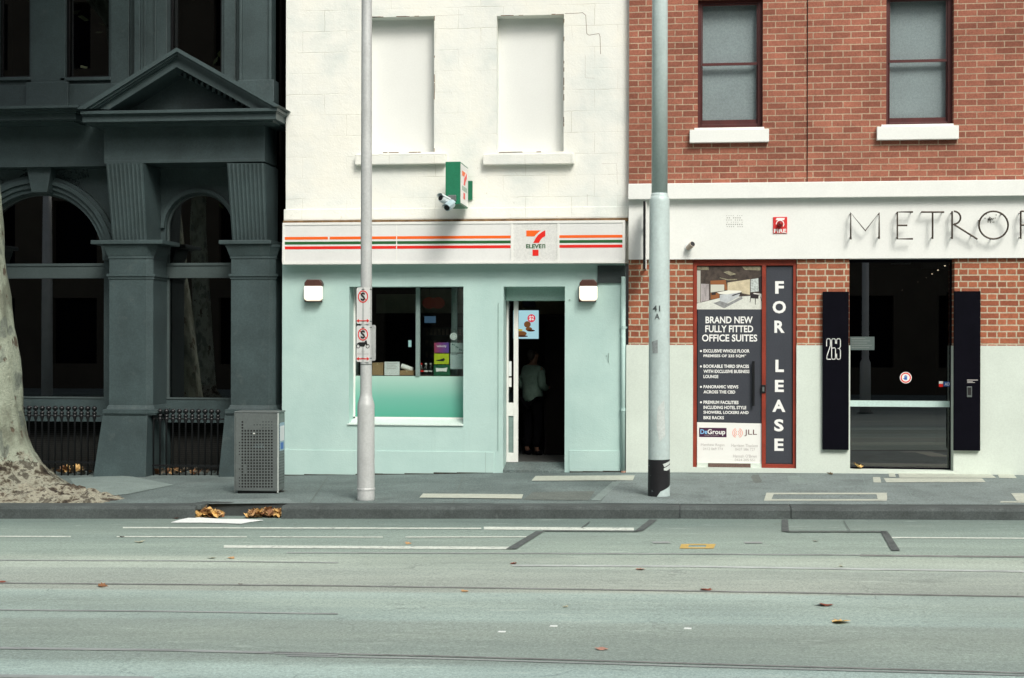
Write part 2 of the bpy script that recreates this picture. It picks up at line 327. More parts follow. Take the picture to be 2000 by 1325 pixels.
# ------------------------------------------------------------------ mesh helpers
ORG = {}
class MB:
    def __init__(s): s.v = []; s.f = []
    def add(s, vs, fs):
        o = len(s.v); s.v += [tuple(p) for p in vs]; s.f += [tuple(i+o for i in f) for f in fs]; return s
    def box(s, x0, x1, y0, y1, z0, z1):
        x0, x1 = min(x0, x1), max(x0, x1); y0, y1 = min(y0, y1), max(y0, y1); z0, z1 = min(z0, z1), max(z0, z1)
        return s.add([(x0, y0, z0), (x1, y0, z0), (x1, y1, z0), (x0, y1, z0), (x0, y0, z1), (x1, y0, z1), (x1, y1, z1), (x0, y1, z1)],
                     [(0, 3, 2, 1), (4, 5, 6, 7), (0, 1, 5, 4), (1, 2, 6, 5), (2, 3, 7, 6), (3, 0, 4, 7)])
    def prism(s, poly, y0, y1):                    # polygon in XZ, pushed along Y
        n = len(poly)
        vs = [(x, y0, z) for x, z in poly]+[(x, y1, z) for x, z in poly]
        return s.add(vs, [tuple(range(n)), tuple(range(2*n-1, n-1, -1))]+[(i, i+n, (i+1) % n+n, (i+1) % n) for i in range(n)])
    def plan(s, poly, z0, z1, poly2=None):         # polygon in XY, raised along Z
        n = len(poly); p2 = poly2 or poly
        vs = [(x, y, z0) for x, y in poly]+[(x, y, z1) for x, y in p2]
        return s.add(vs, [tuple(range(n-1, -1, -1)), tuple(range(n, 2*n))]+[(i, (i+1) % n, (i+1) % n+n, i+n) for i in range(n)])
    def tube(s, pts, rad, n=10, caps=True):
        pts = [Vector(p) for p in pts]; rads = rad if isinstance(rad, (list, tuple)) else [rad]*len(pts)
        rings = []; up0 = None
        for i, p in enumerate(pts):
            d = (pts[min(i+1, len(pts)-1)]-pts[max(i-1, 0)]).normalized()
            if up0 is None:
                up0 = Vector((0, 0, 1)) if abs(d.z) < .9 else Vector((1, 0, 0))
            a = d.cross(up0).normalized(); bb = a.cross(d).normalized(); up0 = bb
            rings.append([p+(a*math.cos(2*math.pi*k/n)+bb*math.sin(2*math.pi*k/n))*rads[i] for k in range(n)])
        vs = [v for r in rings for v in r]; fs = []
        for i in range(len(rings)-1):
            for k in range(n): fs.append((i*n+k, i*n+(k+1) % n, (i+1)*n+(k+1) % n, (i+1)*n+k))
        if caps: fs += [tuple(range(n-1, -1, -1)), tuple((len(rings)-1)*n+k for k in range(n))]
        return s.add(vs, fs)
    def lathe(s, cx, cy, prof, n=24, ax=None):     # profile of (r, z)
        vs = []; fs = []
        for r, z in prof:
            for k in range(n): vs.append((cx+r*math.cos(2*math.pi*k/n), cy+r*math.sin(2*math.pi*k/n), z))
        for i in range(len(prof)-1):
            for k in range(n): fs.append((i*n+k, i*n+(k+1) % n, (i+1)*n+(k+1) % n, (i+1)*n+k))
        fs += [tuple(range(n-1, -1, -1)), tuple((len(prof)-1)*n+k for k in range(n))]
        return s.add(vs, fs)
    def disc(s, cx, cz, rx, rz, y, n=28, y1=None):
        poly = [(cx+rx*math.cos(2*math.pi*k/n), cz+rz*math.sin(2*math.pi*k/n)) for k in range(n)]
        return s.prism(poly, y, y+.002 if y1 is None else y1)
    def ring(s, cx, cz, r0, r1, y0, y1, n=32, a0=0, a1=2*math.pi, sz=1.):
        for k in range(n):
            p = a0+(a1-a0)*k/n; q = a0+(a1-a0)*(k+1)/n
            s.prism([(cx+r0*math.cos(p), cz+sz*r0*math.sin(p)), (cx+r1*math.cos(p), cz+sz*r1*math.sin(p)), (cx+r1*math.cos(q), cz+sz*r1*math.sin(q)), (cx+r0*math.cos(q), cz+sz*r0*math.sin(q))], y0, y1)
        return s
    def rect(s, px0, py0, px1, py1, y0, y1):       # box whose front face covers this rectangle of the photo at depth y0
        x0, x1, z0, z1 = R(px0, py0, px1, py1, y0); return s.box(x0, x1, y0, y1, z0, z1)
    def quadpoly(s, pts, y0, y1):                  # polygon of photo points at depth y0
        return s.prism([W(px, py, y0) for px, py in pts], y0, y1)
    def wall(s, x0, x1, z0, z1, y0, y1, holes):
        xs = sorted({x0, x1, *[max(x0, min(x1, v)) for h in holes for v in h[:2]]}); zs = sorted({z0, z1, *[max(z0, min(z1, v)) for h in holes for v in h[2:]]})
        def solid(i, j):
            if not (0 <= i < len(xs)-1 and 0 <= j < len(zs)-1): return False
            cx = (xs[i]+xs[i+1])/2; cz = (zs[j]+zs[j+1])/2
            return not any(h[0] < cx < h[1] and h[2] < cz < h[3] for h in holes)
        for i in range(len(xs)-1):
            for j in range(len(zs)-1):
                if not solid(i, j): continue
                a, b_, c, d = xs[i], xs[i+1], zs[j], zs[j+1]
                s.add([(a, y0, c), (b_, y0, c), (b_, y0, d), (a, y0, d)], [(0, 1, 2, 3)])
                s.add([(a, y1, c), (b_, y1, c), (b_, y1, d), (a, y1, d)], [(3, 2, 1, 0)])
                if not solid(i-1, j): s.add([(a, y0, c), (a, y0, d), (a, y1, d), (a, y1, c)], [(0, 1, 2, 3)])
                if not solid(i+1, j): s.add([(b_, y0, c), (b_, y1, c), (b_, y1, d), (b_, y0, d)], [(0, 1, 2, 3)])
                if not solid(i, j-1): s.add([(a, y0, c), (a, y1, c), (b_, y1, c), (b_, y0, c)], [(0, 1, 2, 3)])
                if not solid(i, j+1): s.add([(a, y0, d), (b_, y0, d), (b_, y1, d), (a, y1, d)], [(0, 1, 2, 3)])
        return s
    def build(s, name, mat, parent=None, smooth=False, bevel=0., local=False, weld=True, norm=True):
        me = bpy.data.meshes.new(name); o = bpy.data.objects.new(name, me)
        if parent is not None: off = Vector((0, 0, 0)) if local else ORG[parent.name]
        elif local: off = Vector((0, 0, 0))
        else:
            xs = [v[0] for v in s.v]; ys = [v[1] for v in s.v]; zs = [v[2] for v in s.v]
            off = Vector(((min(xs)+max(xs))/2, (min(ys)+max(ys))/2, min(zs)))
        me.from_pydata([(v[0]-off[0], v[1]-off[1], v[2]-off[2]) for v in s.v], [], s.f)
        bm = bmesh.new(); bm.from_mesh(me)
        if weld: bmesh.ops.remove_doubles(bm, verts=bm.verts, dist=1e-5)
        if norm: bmesh.ops.recalc_face_normals(bm, faces=bm.faces)
        if bevel:
            es = [e for e in bm.edges if len(e.link_faces) == 2 and e.calc_face_angle(0) > .5]
            bmesh.ops.bevel(bm, geom=es, offset=bevel, segments=2, affect='EDGES', profile=.6, clamp_overlap=True)
        bm.to_mesh(me); bm.free()
        if smooth:
            for p in me.polygons: p.use_smooth = True
        me.materials.append(mat)
        C.objects.link(o)
        if parent is not None: o.parent = parent
        elif not local: o.location = off
        ORG[o.name] = off if not local else Vector((0, 0, 0))
        if parent is not None: ORG[o.name] = ORG[parent.name]
        return o
def tag(o, label, cat=None, group=None):
    o['label'] = label
    if cat: o['category'] = cat
    if group: o['group'] = group
    return o
def kind(o, k): o['kind'] = k; return o
def thing(name, label, cat, loc=(0, 0, 0), group=None, rz=0):
    o = bpy.data.objects.new(name, None); C.objects.link(o); o.location = loc; o.rotation_euler = (0, 0, rz); o.empty_display_size = .2
    ORG[o.name] = Vector(loc); return tag(o, label, cat, group)
def text(s, rc, mat, parent, y=None, name='lettering', bold=.0, depth=.002, local=False, flip=False):
    """text fitted into the rectangle rc=(x0,x1,z0,z1) standing on the plane y, facing the street"""
    cu = bpy.data.curves.new('lettering', 'FONT'); cu.body = s; cu.size = 1; cu.offset = bold; cu.resolution_u = 3
    tmp = bpy.data.objects.new('lettering_tmp', cu); C.objects.link(tmp)
    dg = bpy.context.evaluated_depsgraph_get(); me = bpy.data.meshes.new_from_object(tmp.evaluated_get(dg))
    bpy.data.objects.remove(tmp)
    vs = [v.co.copy() for v in me.vertices]; fs = [tuple(p.vertices) for p in me.polygons]; bpy.data.meshes.remove(me)
    x0, x1, z0, z1 = rc
    ax = min(v.x for v in vs); bx = max(v.x for v in vs); ay = min(v.y for v in vs); by = max(v.y for v in vs)
    mb = MB(); n = len(vs)
    P = [(x0+(v.x-ax)/(bx-ax)*(x1-x0), y, z0+(v.y-ay)/(by-ay)*(z1-z0)) for v in vs]
    mb.v = P; mb.f = fs
    o = mb.build(name, mat, parent, local=local, weld=False, norm=False)
    return o
def ptext(s, px0, py0, px1, py1, Y, mat, parent, bold=.0, name='lettering'):
    return text(s, R(px0, py0, px1, py1, Y), mat, parent, Y, name, bold)

# ------------------------------------------------------------------ the setting: ground, road, kerb, footpath, markings
g = MB(); g.box(-200, 200, -160, 160, -1.4, -1.2); kind(g.build('ground', M['ground']), 'structure')
def sheet(name, xs, ys, fn, mat, local=True):
    mb = MB(); nx = len(xs)
    mb.v = [(x, y, fn(x, y)) for y in ys for x in xs]
    mb.f = [(j*nx+i, j*nx+i+1, (j+1)*nx+i+1, (j+1)*nx+i) for j in range(len(ys)-1) for i in range(nx-1)]
    return kind(mb.build(name, mat, local=local), 'structure')
fr = lambda a, b, n: [a+(b-a)*i/n for i in range(n+1)]
sheet('road', fr(-40, 40, 80), fr(-3.2, 15.62, 8), zroad, M['road'])
sheet('footpath', fr(-20, 20, 80), fr(15.58, 20.4, 10), zfoot, M['foot'])
mb = MB(); mb.box(-40, 40, -8.0, -3.2, -1.1, .03); kind(mb.build('opposite_footpath', M['foot_grey']), 'structure')
# kerb stones: left run, right run, and the gap of the drain between them
def kerb(x0, x1, name='kerb', bev=.035, y0=YK, y1=15.6, round_left=False, round_right=False):
    mb = MB(); n = max(1, int(abs(x1-x0)/.35)); prof = lambda x: [(y0-.012, zroad(x)-.15), (y0, lerp_tab(KTOP, x)-bev), (y0+.012, lerp_tab(KTOP, x)-.012), (y0+bev, lerp_tab(KTOP, x)), (y1, lerp_tab(KTOP, x)+.001), (y1, zroad(x)-.15)]
    xs = fr(x0, x1, n); k = 6
    for x in xs:
        sh = 0
        mb.v += [(x, y+sh, z) for y, z in prof(x)]
    for i in range(n):
        for j in range(k): mb.f.append((i*k+j, (i+1)*k+j, (i+1)*k+(j+1) % k, i*k+(j+1) % k))
    mb.f += [tuple(range(k)), tuple(n*k+j for j in range(k-1, -1, -1))]
    return kind(mb.build(name, M['kerb'], local=True), 'structure')
XG0 = WX(381, YK, 1000); XG1 = WX(549, YK, 1000)
joints = [XG1, WX(1328, YK, 1000), WX(1545, YK, 1000), 20]
kerb(-20, XG0)
for a, b_ in zip(joints[:-1], joints[1:]): kerb(a+.004, b_-.004)
mb = MB(); mb.box(XG0-.05, XG1+.05, 15.56, 15.7, -.5, lerp_tab(KTOP, -4.6)-.004)
kind(mb.build('kerb_gap_face', pbr('gutter_stone', (.045, .052, .05), .8, var=.2, vs_=4, bmp=.3), local=True), 'structure')
# the pale lip of the gap
def gsheet(name, pts, fn, mat, lift=.004, nsub=8):
    """four photo points (going round) laid on the ground as a thin sheet"""
    q = [Vector(ground_pt(px, py, fn)) for px, py in pts]; mb = MB(); n2 = 3
    for j in range(n2+1):
        for i in range(nsub+1):
            a = q[0].lerp(q[1], i/nsub); b_ = q[3].lerp(q[2], i/nsub); p = a.lerp(b_, j/n2)
            mb.v.append((p.x, p.y, fn(p.x, p.y)+lift))
    mb.f = [(j*(nsub+1)+i, j*(nsub+1)+i+1, (j+1)*(nsub+1)+i+1, (j+1)*(nsub+1)+i) for j in range(n2) for i in range(nsub)]
    return kind(mb.build(name, mat, local=True), 'structure')
def band(pts, w0, name, fn, mat, lift=.004):
    """a line of given widths (photo px, measured vertically) along photo points"""
    for i in range(len(pts)-1):
        (ax, ay), (bx, by) = pts[i], pts[i+1]
        gsheet(name, [(ax, ay-w0/2), (bx, by-w0/2), (bx, by+w0/2), (ax, ay+w0/2)], fn, mat, lift)
LP = M['lane_paint']
for pts, wd in (([(240, 1031.5), (940, 1033)], 2.6), ([(945, 1032.5), (1238, 1034.5)], 5.5), ([(-30, 1048.5), (138, 1049)], 2.2), ([(228, 1049), (482, 1049.5)], 2.0),
                ([(508, 1049.5), (748, 1050)], 1.8), ([(792, 1050), (1030, 1049.5)], 1.8), ([(437, 1068.5), (1000, 1071.5)], 5.0), ([(1742, 1051), (2030, 1052.5)], 2.2)):
    band(pts, wd, 'lane_line', zroad, LP, .004)
TAR = M['tar']
for q in ([(1047, 1039), (1063, 1039), (1008, 1074), (988, 1074)], [(1268, 1016.5), (1284, 1016.5), (1256, 1038), (1238, 1040)], [(1527, 1016.5), (1539, 1016.5), (1541, 1040), (1527, 1040)], [(1720, 1040), (1734, 1040), (1758, 1077), (1741, 1077)]):
    gsheet('tar_seam', q, zroad, TAR, .008)
for pts, wd in (([(1060, 1038.6), (1246, 1039.6)], 1.7), ([(1536, 1040), (1732, 1040.4)], 1.8), ([(1136, 1033), (1152, 1021)], 2.0), ([(1648, 1020), (1660, 1039)], 2.2)):
    band(pts, wd, 'tar_seam', zroad, TAR, .012)
TH = pbr('dark_road_joint', (.19, .20, .19), .7, var=.35, vs_=9, stretch=(.6, 1, 1), dirt=((.27, .29, .28), .5, .7, 3))
TH2 = pbr('grey_road_joint', (.265, .29, .28), .75, var=.3, vs_=5, stretch=(.5, 1, 1), dirt=((.30, .33, .32), .45, .65, 2))
for pts, wd, m_ in (([(-20, 1139.5), (660, 1145), (1330, 1155), (2020, 1166.5)], 2.0, TH), ([(-20, 1095), (330, 1096), (660, 1100)], 1.6, TH2), ([(560, 1080.5), (1000, 1081.5), (1330, 1083), (1680, 1085)], 1.8, TH2),
                    ([(1680, 1085.5), (1860, 1087.5), (2020, 1088.5)], 3.0, TH), ([(-20, 1192), (330, 1195), (660, 1200)], 2.3, TH2), ([(-20, 1266.5), (330, 1271), (660, 1279.5)], 4.2, TH2),
                    ([(530, 1275), (860, 1283), (1330, 1296.5), (1700, 1307), (2020, 1316.5)], 2.4, TH), ([(560, 1282), (860, 1287.5), (1330, 1302), (1700, 1312), (2020, 1321)], 2.2, TH2), ([(-20, 1321.5), (120, 1323), (300, 1326)], 6, TH2)):
    band(pts, wd, 'road_joint', zroad, m_, .004)
band([(1000, 1105.5), (1330, 1107), (1680, 1112.5), (2020, 1117.5)], 3.2, 'road_joint', zroad, pbr('pale_road_joint', (.40, .44, .42), .8, var=.2, vs_=4), .004)
# ochre utility mark
for q in ([(1331, 1063.5), (1398, 1063.5), (1397, 1065.5), (1330, 1065.5)], [(1328, 1070), (1395, 1070), (1394, 1072.3), (1327, 1072.3)], [(1330, 1065.5), (1346, 1065.5), (1344, 1070), (1328, 1070)], [(1380, 1065.5), (1397, 1065.5), (1395, 1070), (1378, 1070)]):
    gsheet('road_marking', q, zroad, M['yellow'], .004, 3)
for (cx, cy) in ((1290, 1060.5), (1470, 1061)):
    gsheet('road_stain', [(cx-18, cy-1.6), (cx+16, cy-2), (cx+20, cy+1.6), (cx-14, cy+1.8)], zroad, TH2, .005, 4)
for a_, b2 in (((1683, 927), (1700, 985)), ((1765, 946), (1790, 985)), ((1838, 946), (1862, 985)), ((1440, 928), (1424, 985)), ((905, 930), (884, 984)), ((720, 932), (690, 984)), ((640, 932), (604, 984))):
    gsheet('footpath_joint', [(a_[0], a_[1]), (a_[0]+1.2, a_[1]), (b2[0]+1.4, b2[1]), (b2[0], b2[1])], zfoot, M['foot_patch'] if a_[0] > 1200 else M['foot_brown'], .006, 2)
# footpath patches and pavers
zf = zfoot
for nm, q, m_ in (('paving_strip', [(826, 965.5), (1022, 967), (1019, 975.5), (819, 973.5)], M['concrete_pale']), ('paving_strip', [(1046, 931), (1240, 930), (1236, 939.5), (1038, 940.5)], M['concrete_pale']),
                  ('footpath_patch', [(1040, 962), (1162, 960), (1150, 978), (1022, 977)], M['foot_brown']), ('footpath_patch', [(1196, 942), (1212, 942), (1172, 978), (1154, 978)], M['foot_patch']),
                  ('footpath_patch', [(1214, 927), (1344.5, 925), (1304.5, 984.6), (1172, 984)], M['foot_grey']), ('footpath_patch', [(1344, 926), (2040, 930), (2060, 987), (1304, 985)], M['foot_grey']),
                  ('cover_frame', [(1497, 964), (1733, 964), (1731, 967), (1496, 967)], M['concrete_pale']), ('cover_frame', [(1493, 976.5), (1732, 976.5), (1732, 979.5), (1492, 979.5)], M['concrete_pale']),
                  ('cover_frame', [(1496, 967), (1511, 967), (1507, 976.5), (1493, 976.5)], M['concrete_pale']), ('cover_frame', [(1712, 967), (1732, 967), (1733, 976.5), (1714, 976.5)], M['concrete_pale']),
                  ('footpath_patch', [(1532, 930), (1598, 930), (1594, 944), (1518, 944)], M['foot_patch']), ('footpath_patch', [(1470, 928), (1528, 928), (1514, 944), (1458, 944)], M['foot_brown']),
                  ('paving_strip', [(1754, 925.5), (1936, 927.5), (1946, 935), (1757, 934.5)], M['concrete_pale']), ('paving_strip', [(1726, 935.3), (1918, 935.8), (1925, 943), (1731, 943.5)], M['concrete_pale']),
                  ('paving_strip', [(1705, 933.5), (1719, 933.5), (1721, 944), (1706, 943.5)], M['concrete_pale']), ('paving_strip', [(1735, 925), (1747, 925), (1750, 933), (1737, 933)], M['concrete_pale']),
                  ('paving_strip', [(1948, 927.5), (1980, 928), (1986, 935.5), (1952, 935)], M['concrete_pale']), ('cover_frame', [(1975, 965), (2030, 965), (2036, 981), (1986, 980)], M['concrete_pale']),
                  ('cover_frame', [(1955, 980.5), (2040, 981), (2040, 984), (1953, 983)], M['concrete_pale']),
                  ('footpath_patch', [(398, 977), (560, 974), (580, 984), (384, 985)], M['foot_grey'])):
    gsheet(nm, q, zf, m_, .008 if nm != 'footpath_patch' else .004, 10)
# ------------------------------------------------------------------ planes of the three buildings
YB = D-.12; YBP = YB-.03; YW = D; YT = D-.06; YG = D-.05; YG2 = D+.55; YU = D+.28

# ------------------------------------------------------------------ dark grey building on the left
gb = thing('grey_building', 'dark grey painted Victorian building with a pediment over fluted brackets', 'building', (-8.5, D, -.15))
XL = -16.0; XR = WX(531, YG2, 600); XS = WX(556.5, YG, 600)-.005
dk = M['dark']
def X2(px, py=600): return WX(px, YG2, py)
def Z2(py, px=300): return WZ(py, YG2, px)
# ground floor back wall with two arched windows and the dark openings below them
w1 = (X2(-50), X2(203)); w2 = (X2(323), X2(455))
zs0 = Z2(777); zt = Z2(240)
ztop1 = Z2(375); ztop2 = Z2(378)
def arch_pts(a, b_, zsp, n=20):
    c = (a+b_)/2; r = (b_-a)/2
    return [(c-r*math.cos(math.pi*i/n), zsp+r*math.sin(math.pi*i/n)) for i in range(n+1)]
zsp1 = ztop1-(w1[1]-w1[0])/2; zsp2 = ztop2-(w2[1]-w2[0])/2
mb = MB(); ywb0, ywb1 = YG2, YG2+.22
# solid areas: piers, spandrels above the arches, aprons
xs_solid = [(XL, w1[0]), (w1[1], w2[0]), (w2[1], XR)]
for a, b_ in xs_solid: mb.box(a, b_, ywb0, ywb1, -.6, zt)
for (a, b_), zsp in ((w1, zsp1), (w2, zsp2)):
    ap = arch_pts(a, b_, zsp)
    for (xa, za), (xb, zb) in zip(ap[:-1], ap[1:]):
        mb.prism([(xa, za), (xb, zb), (xb, zt), (xa, zt)], ywb0, ywb1)
    mb.box(a, b_, ywb0, ywb1, Z2(825), zs0-.02)
mb.build('wall', dk, gb)
# archivolts with a keystone
mb = MB(); c1 = (w1[0]+w1[1])/2; r1 = (w1[1]-w1[0])/2
for r_, pr in ((r1+.02, .05), (r1+.08, .09), (r1+.15, .13), (r1+.20, .09)):
    mb.ring(c1, zsp1, r_-.02, r_+.045, YG2-pr, YG2, 36, 0, math.pi)
mb.build('archivolt', dk, gb, bevel=.0)
mb = MB(); c2 = (w2[0]+w2[1])/2; r2 = (w2[1]-w2[0])/2
mb.ring(c2, zsp2, r2+.005, r2+.06, YG2-.05, YG2, 30, 0, math.pi); mb.build('archivolt', dk, gb)
mb = MB(); mb.prism([W(50, 318, YG2-.25), W(102, 318, YG2-.25), W(92, 376, YG2-.25), W(61, 376, YG2-.25)], YG2-.25, YG2); mb.build('keystone', dk, gb, bevel=.01)
# carved spandrel scrolls
mb = MB(); rr = random.Random(3)
for k in range(46):
    px = rr.choice((rr.uniform(-30, 48), rr.uniform(106, 172))); py = rr.uniform(326, 372)
    cx, cz = W(px, py, YG2-.02)
    if math.hypot(cx-c1, cz-zsp1) < r1+.24: continue
    r0 = rr.uniform(.03, .06); s_ = rr.choice((-1, 1)); a0 = rr.uniform(0, 6.28)
    mb.tube([(cx+r0*(1-t*.75)*math.cos(a0+s_*t*5.5), YG2-.01, cz+r0*(1-t*.75)*math.sin(a0+s_*t*5.5)) for t in fr(0, 1, 9)], [.012]*10, 5)
mb.build('ornament', dk, gb)
# frieze wall above, upper floor wall with windows
mb = MB(); mb.box(XL, WX(210, D+.2, 300), D+.2, YG2+.1, WZ(326, D+.2, 100), WZ(238, D+.2, 100)); mb.build('frieze', dk, gb)
mb = MB()
def RU(a, b_, c, d): return R(a, b_, c, d, YU)
ztopb = 9.5
holes = []
for a, c, bot in ((-130, -10, 152), (-3, 58, 152), (127, 213, 152), (330, 433, 155)):
    x0, x1, z0, _ = RU(a, 0, c, bot); holes.append((x0, x1, z0, z0+2.6))
x0, x1, _, _ = RU(-330, 0, -200, 152); holes.append((x0, x1, holes[1][2], holes[1][2]+2.6))
mb.wall(XL, XR, WZ(240, YU, 200), ztopb, YU, YU+.45, holes); mb.build('upper_wall', dk, gb)
for h in holes:
    f = MB(); t_ = .035
    f.box(h[0], h[1], YU+.06, YU+.12, h[2], h[2]+t_); f.box(h[0], h[0]+t_, YU+.06, YU+.12, h[2]+t_, h[3]); f.box(h[1]-t_, h[1], YU+.06, YU+.12, h[2]+t_, h[3]); f.box(h[0]+t_, h[1]-t_, YU+.06, YU+.12, h[3]-t_, h[3])
    f.box(h[0]+t_, h[1]-t_, YU+.065, YU+.115, h[2]+1.35, h[2]+1.39)
    wo = f.build('window', M['dark_metal'], gb)
    p = MB(); p.box(h[0]+t_, h[1]-t_, YU+.085, YU+.095, h[2]+t_, h[3]-t_); p.build('pane', M['glass_dark'], wo)
    sll = MB(); sll.box(h[0]-.05, h[1]+.05, YU-.06, YU-.003, h[2]-.05, h[2]-.002); sll.build('sill', dk, wo, bevel=.008)
mb = MB(); mb.box(XL, XR, YU-.10, YU-.002, WZ(212, YU, 200), WZ(166, YU, 200)); mb.build('plinth_course', dk, gb, bevel=.01)
for a, c, pr in ((60, 127, .06), (216, 252, .05), (262, 326, .14), (262, 273, .19), (281, 284, .17), (301, 304, .17), (437, 460, .05), (467, 530, .18), (467, 472, .22), (524, 530, .22)):
    q = MB(); x0, x1, z0, _ = R(a, 20, c, 166, YU-pr); q.box(x0, x1, YU-pr, YU-.001-(.0007*a/100), z0, ztopb-.3); q.build('pilaster', dk, gb, bevel=.008)
q = MB(); q.rect(464, 156, 535, 200, YU-.25, YU-.002); q.build('pilaster_base', dk, gb, bevel=.01)
q = MB(); q.rect(50, 160, 133, 207, YU-.15, YU-.103); q.build('pilaster_base', dk, gb, bevel=.01)
q = MB(); q.box(XL-.1, XR, YU-.4, YU+.45, ztopb, ztopb+.25); q.box(XL-.1, XR, YU-.25, YU+.45, ztopb-.3, ztopb); q.build('parapet', dk, gb)
# cornice left of the pediment
q = MB()
for (a, b_, pr) in ((209, 214, .42), (214, 219, .36), (219, 223, .30), (223, 237, .22), (237, 242, .12)):
    x0, x1, z0, z1 = R(-300, a, 152-(a-209)*.3, b_, YG-pr); q.box(XL, x1, YG-pr, YU, z0, z1)
q.build('cornice', dk, gb)
# portico: entablature, pediment, consoles, pilasters
q = MB(); x0, x1, z0, z1 = R(203, 240, 517, 318, YG); q.box(x0, x1, YG, YG2-.002, z0, z1); x0, x1, z0, z1 = R(203, 312, 517, 318, YG-.012); q.box(x0, x1, YG-.012, YG-.0005, z0, z1); q.build('entablature', dk, gb, bevel=.006)
q = MB(); yp = YG-.46
for (a, b_, l, r_, pr) in ((214, 220, 157, 541, .46), (220, 223, 159, 540, .43), (223, 236, 161, 539, .40), (236, 241, 168, 533, .30)):
    x0, x1, z0, z1 = R(l, a, r_, b_, YG-pr); q.box(x0, x1, YG-pr, YG2, z0, z1)
q.build('pediment_cornice', dk, gb)
AP = (345, 93)
layers = [([(150, 213), AP, (345, 101), (166, 213)], .50), ([(166, 213), (345, 101), (345, 107), (178, 213)], .46), ([(178, 213), (345, 107), (345, 112), (187, 213)], .42), ([(187, 213), (345, 112), (345, 131), (213, 214)], .37),
          ([AP, (546, 206), (536, 209), (345, 101)], .50), ([(345, 101), (536, 209), (529, 212), (345, 107)], .46), ([(345, 107), (529, 212), (522, 213.5), (345, 112)], .42), ([(345, 112), (522, 213.5), (495, 214), (345, 131)], .37)]
q = MB()
for pts, pr in layers: q.quadpoly(pts, YG-pr, YG+.10)
q.build('pediment_moulding', dk, gb)
q = MB(); q.prism([W(175, 213.5, YG+.1), W(345, 104, YG+.1), W(532, 213.5, YG+.1)], YG+.10, YU); q.build('tympanum', dk, gb)
for k in range(13):
    t_ = (k+.5)/13
    for sgn in (0, 1):
        ax, ay = (226, 212) if sgn == 0 else (490, 212)
        px = ax+(345-ax)*t_; py = ay+(140-ay)*t_
        if py > 211: continue
        d_ = MB(); x0, z0 = W(px, py, YG-.08); d_.box(x0-.02, x0+.02, YG-.10, YG+.0995, z0-.03, z0+.03); d_.build('dentil', dk, gb)
def console(pt, pb):
    q = MB(); y0 = YG-.10; (xa, za), (xb, zb) = W(pt[0], 319, y0), W(pt[1], 319, y0); (xc, zc), (xd, zd) = W(pb[0], 470, YG), W(pb[1], 470, YG)
    v = [(xa, y0, za), (xb, y0, zb), (xb, YG2-.01, zb), (xa, YG2-.01, za), (xc, YG+.06, zc), (xd, YG+.06, zd), (xd, YG2-.01, zd), (xc, YG2-.01, zc)]
    q.add(v, [(0, 1, 2, 3), (7, 6, 5, 4), (0, 4, 5, 1), (1, 5, 6, 2), (2, 6, 7, 3), (3, 7, 4, 0)])
    n = 9
    for k in range(n):
        u = (k+.5)/n
        xt_, xm_ = xa+(xb-xa)*u, xc+(xd-xc)*u
        q.tube([(xt_, y0-.001, za-.01), ((xt_+xm_)/2, (y0+YG+.06)/2-.001, (za+zc)/2), (xm_, YG+.059, zc+.01)], [(xb-xa)/n*.36, (xb-xa)/n*.34, (xd-xc)/n*.36], 8)
    q.build('console', dk, gb)
console((207, 279), (216, 284)); console((443, 516), (451, 519))
def pilaster(sl_, sr, chl, ptop_l, ptop_r, pbl, pbr_, ab_l, ab_r):
    q = MB()
    Zp = lambda py: WZ(py, YG, (sl_+sr)/2)
    Xp = lambda px: WX(px, YG, 650)
    xl, xr, xc = Xp(sl_), Xp(sr), Xp(sr)+.075
    plan = lambda e: [(xl-e, YG-e), (xr+e*.5, YG-e), (xc+e, YG+.08), (xc+e, YG2-.004), (xl-e, YG2-.004)]
    q.plan(plan(0), Zp(792), Zp(500)); q.build('pilaster', dk, gb, bevel=.004)
    m_ = MB()
    m_.plan(plan(.012), Zp(545), Zp(540)); m_.plan(plan(.028), Zp(540), Zp(535)); m_.plan(plan(.010), Zp(505), Zp(500))
    m_.plan(plan(.015), Zp(500), Zp(483), plan(.055)); m_.plan(plan(.06), Zp(483), Zp(478)); m_.build('capital', dk, gb)
    m_ = MB(); xa, xb = Xp(ab_l), Xp(ab_r); m_.box(xa, xb, YG-.10, YG2-.004, Zp(477.8), Zp(470)); m_.build('impost', dk, gb, bevel=.008)
    m_ = MB(); m_.plan(plan(.03), Zp(800), Zp(791.8), plan(.008)); m_.plan(plan(.065), Zp(808), Zp(800)); m_.plan(plan(.05), Zp(811), Zp(808)); m_.build('base_moulding', dk, gb, bevel=.004)
    m_ = MB(); p_top = [(Xp(ptop_l), YG-.04), (Xp(ptop_r), YG-.04), (Xp(ptop_r), YG2-.004), (Xp(ptop_l), YG2-.004)]; p_bot = [(Xp(pbl), YG-.12), (Xp(pbr_), YG-.12), (Xp(pbr_), YG2-.004), (Xp(pbl), YG2-.004)]
    m_.plan(p_bot, -.5, -.15, p_bot); m_.plan(p_bot, -.149, Zp(811), p_top); m_.build('plinth', dk, gb, bevel=.006)
pilaster(213, 285, 297, 203, 290, 189, 291, 182, 322); pilaster(451, 525, 530, 441, 529, 432, 531, 431, 533)
# left edge pilaster just outside the frame
pilaster(-150, -78, 0, -160, -72, -170, -68, -165, -60)
# slot wall between the buildings
q = MB(); q.box(XR, XS, YG2+2.5, YG2+2.6, -.5, ztopb); q.box(XR-.03, XR, YG2+.47, YG2+2.5, -.5, ztopb); q.box(XS-.01, XS, YW+.03, YG2+2.5, -.5, ztopb); q.build('slot_wall', M['void'], gb)
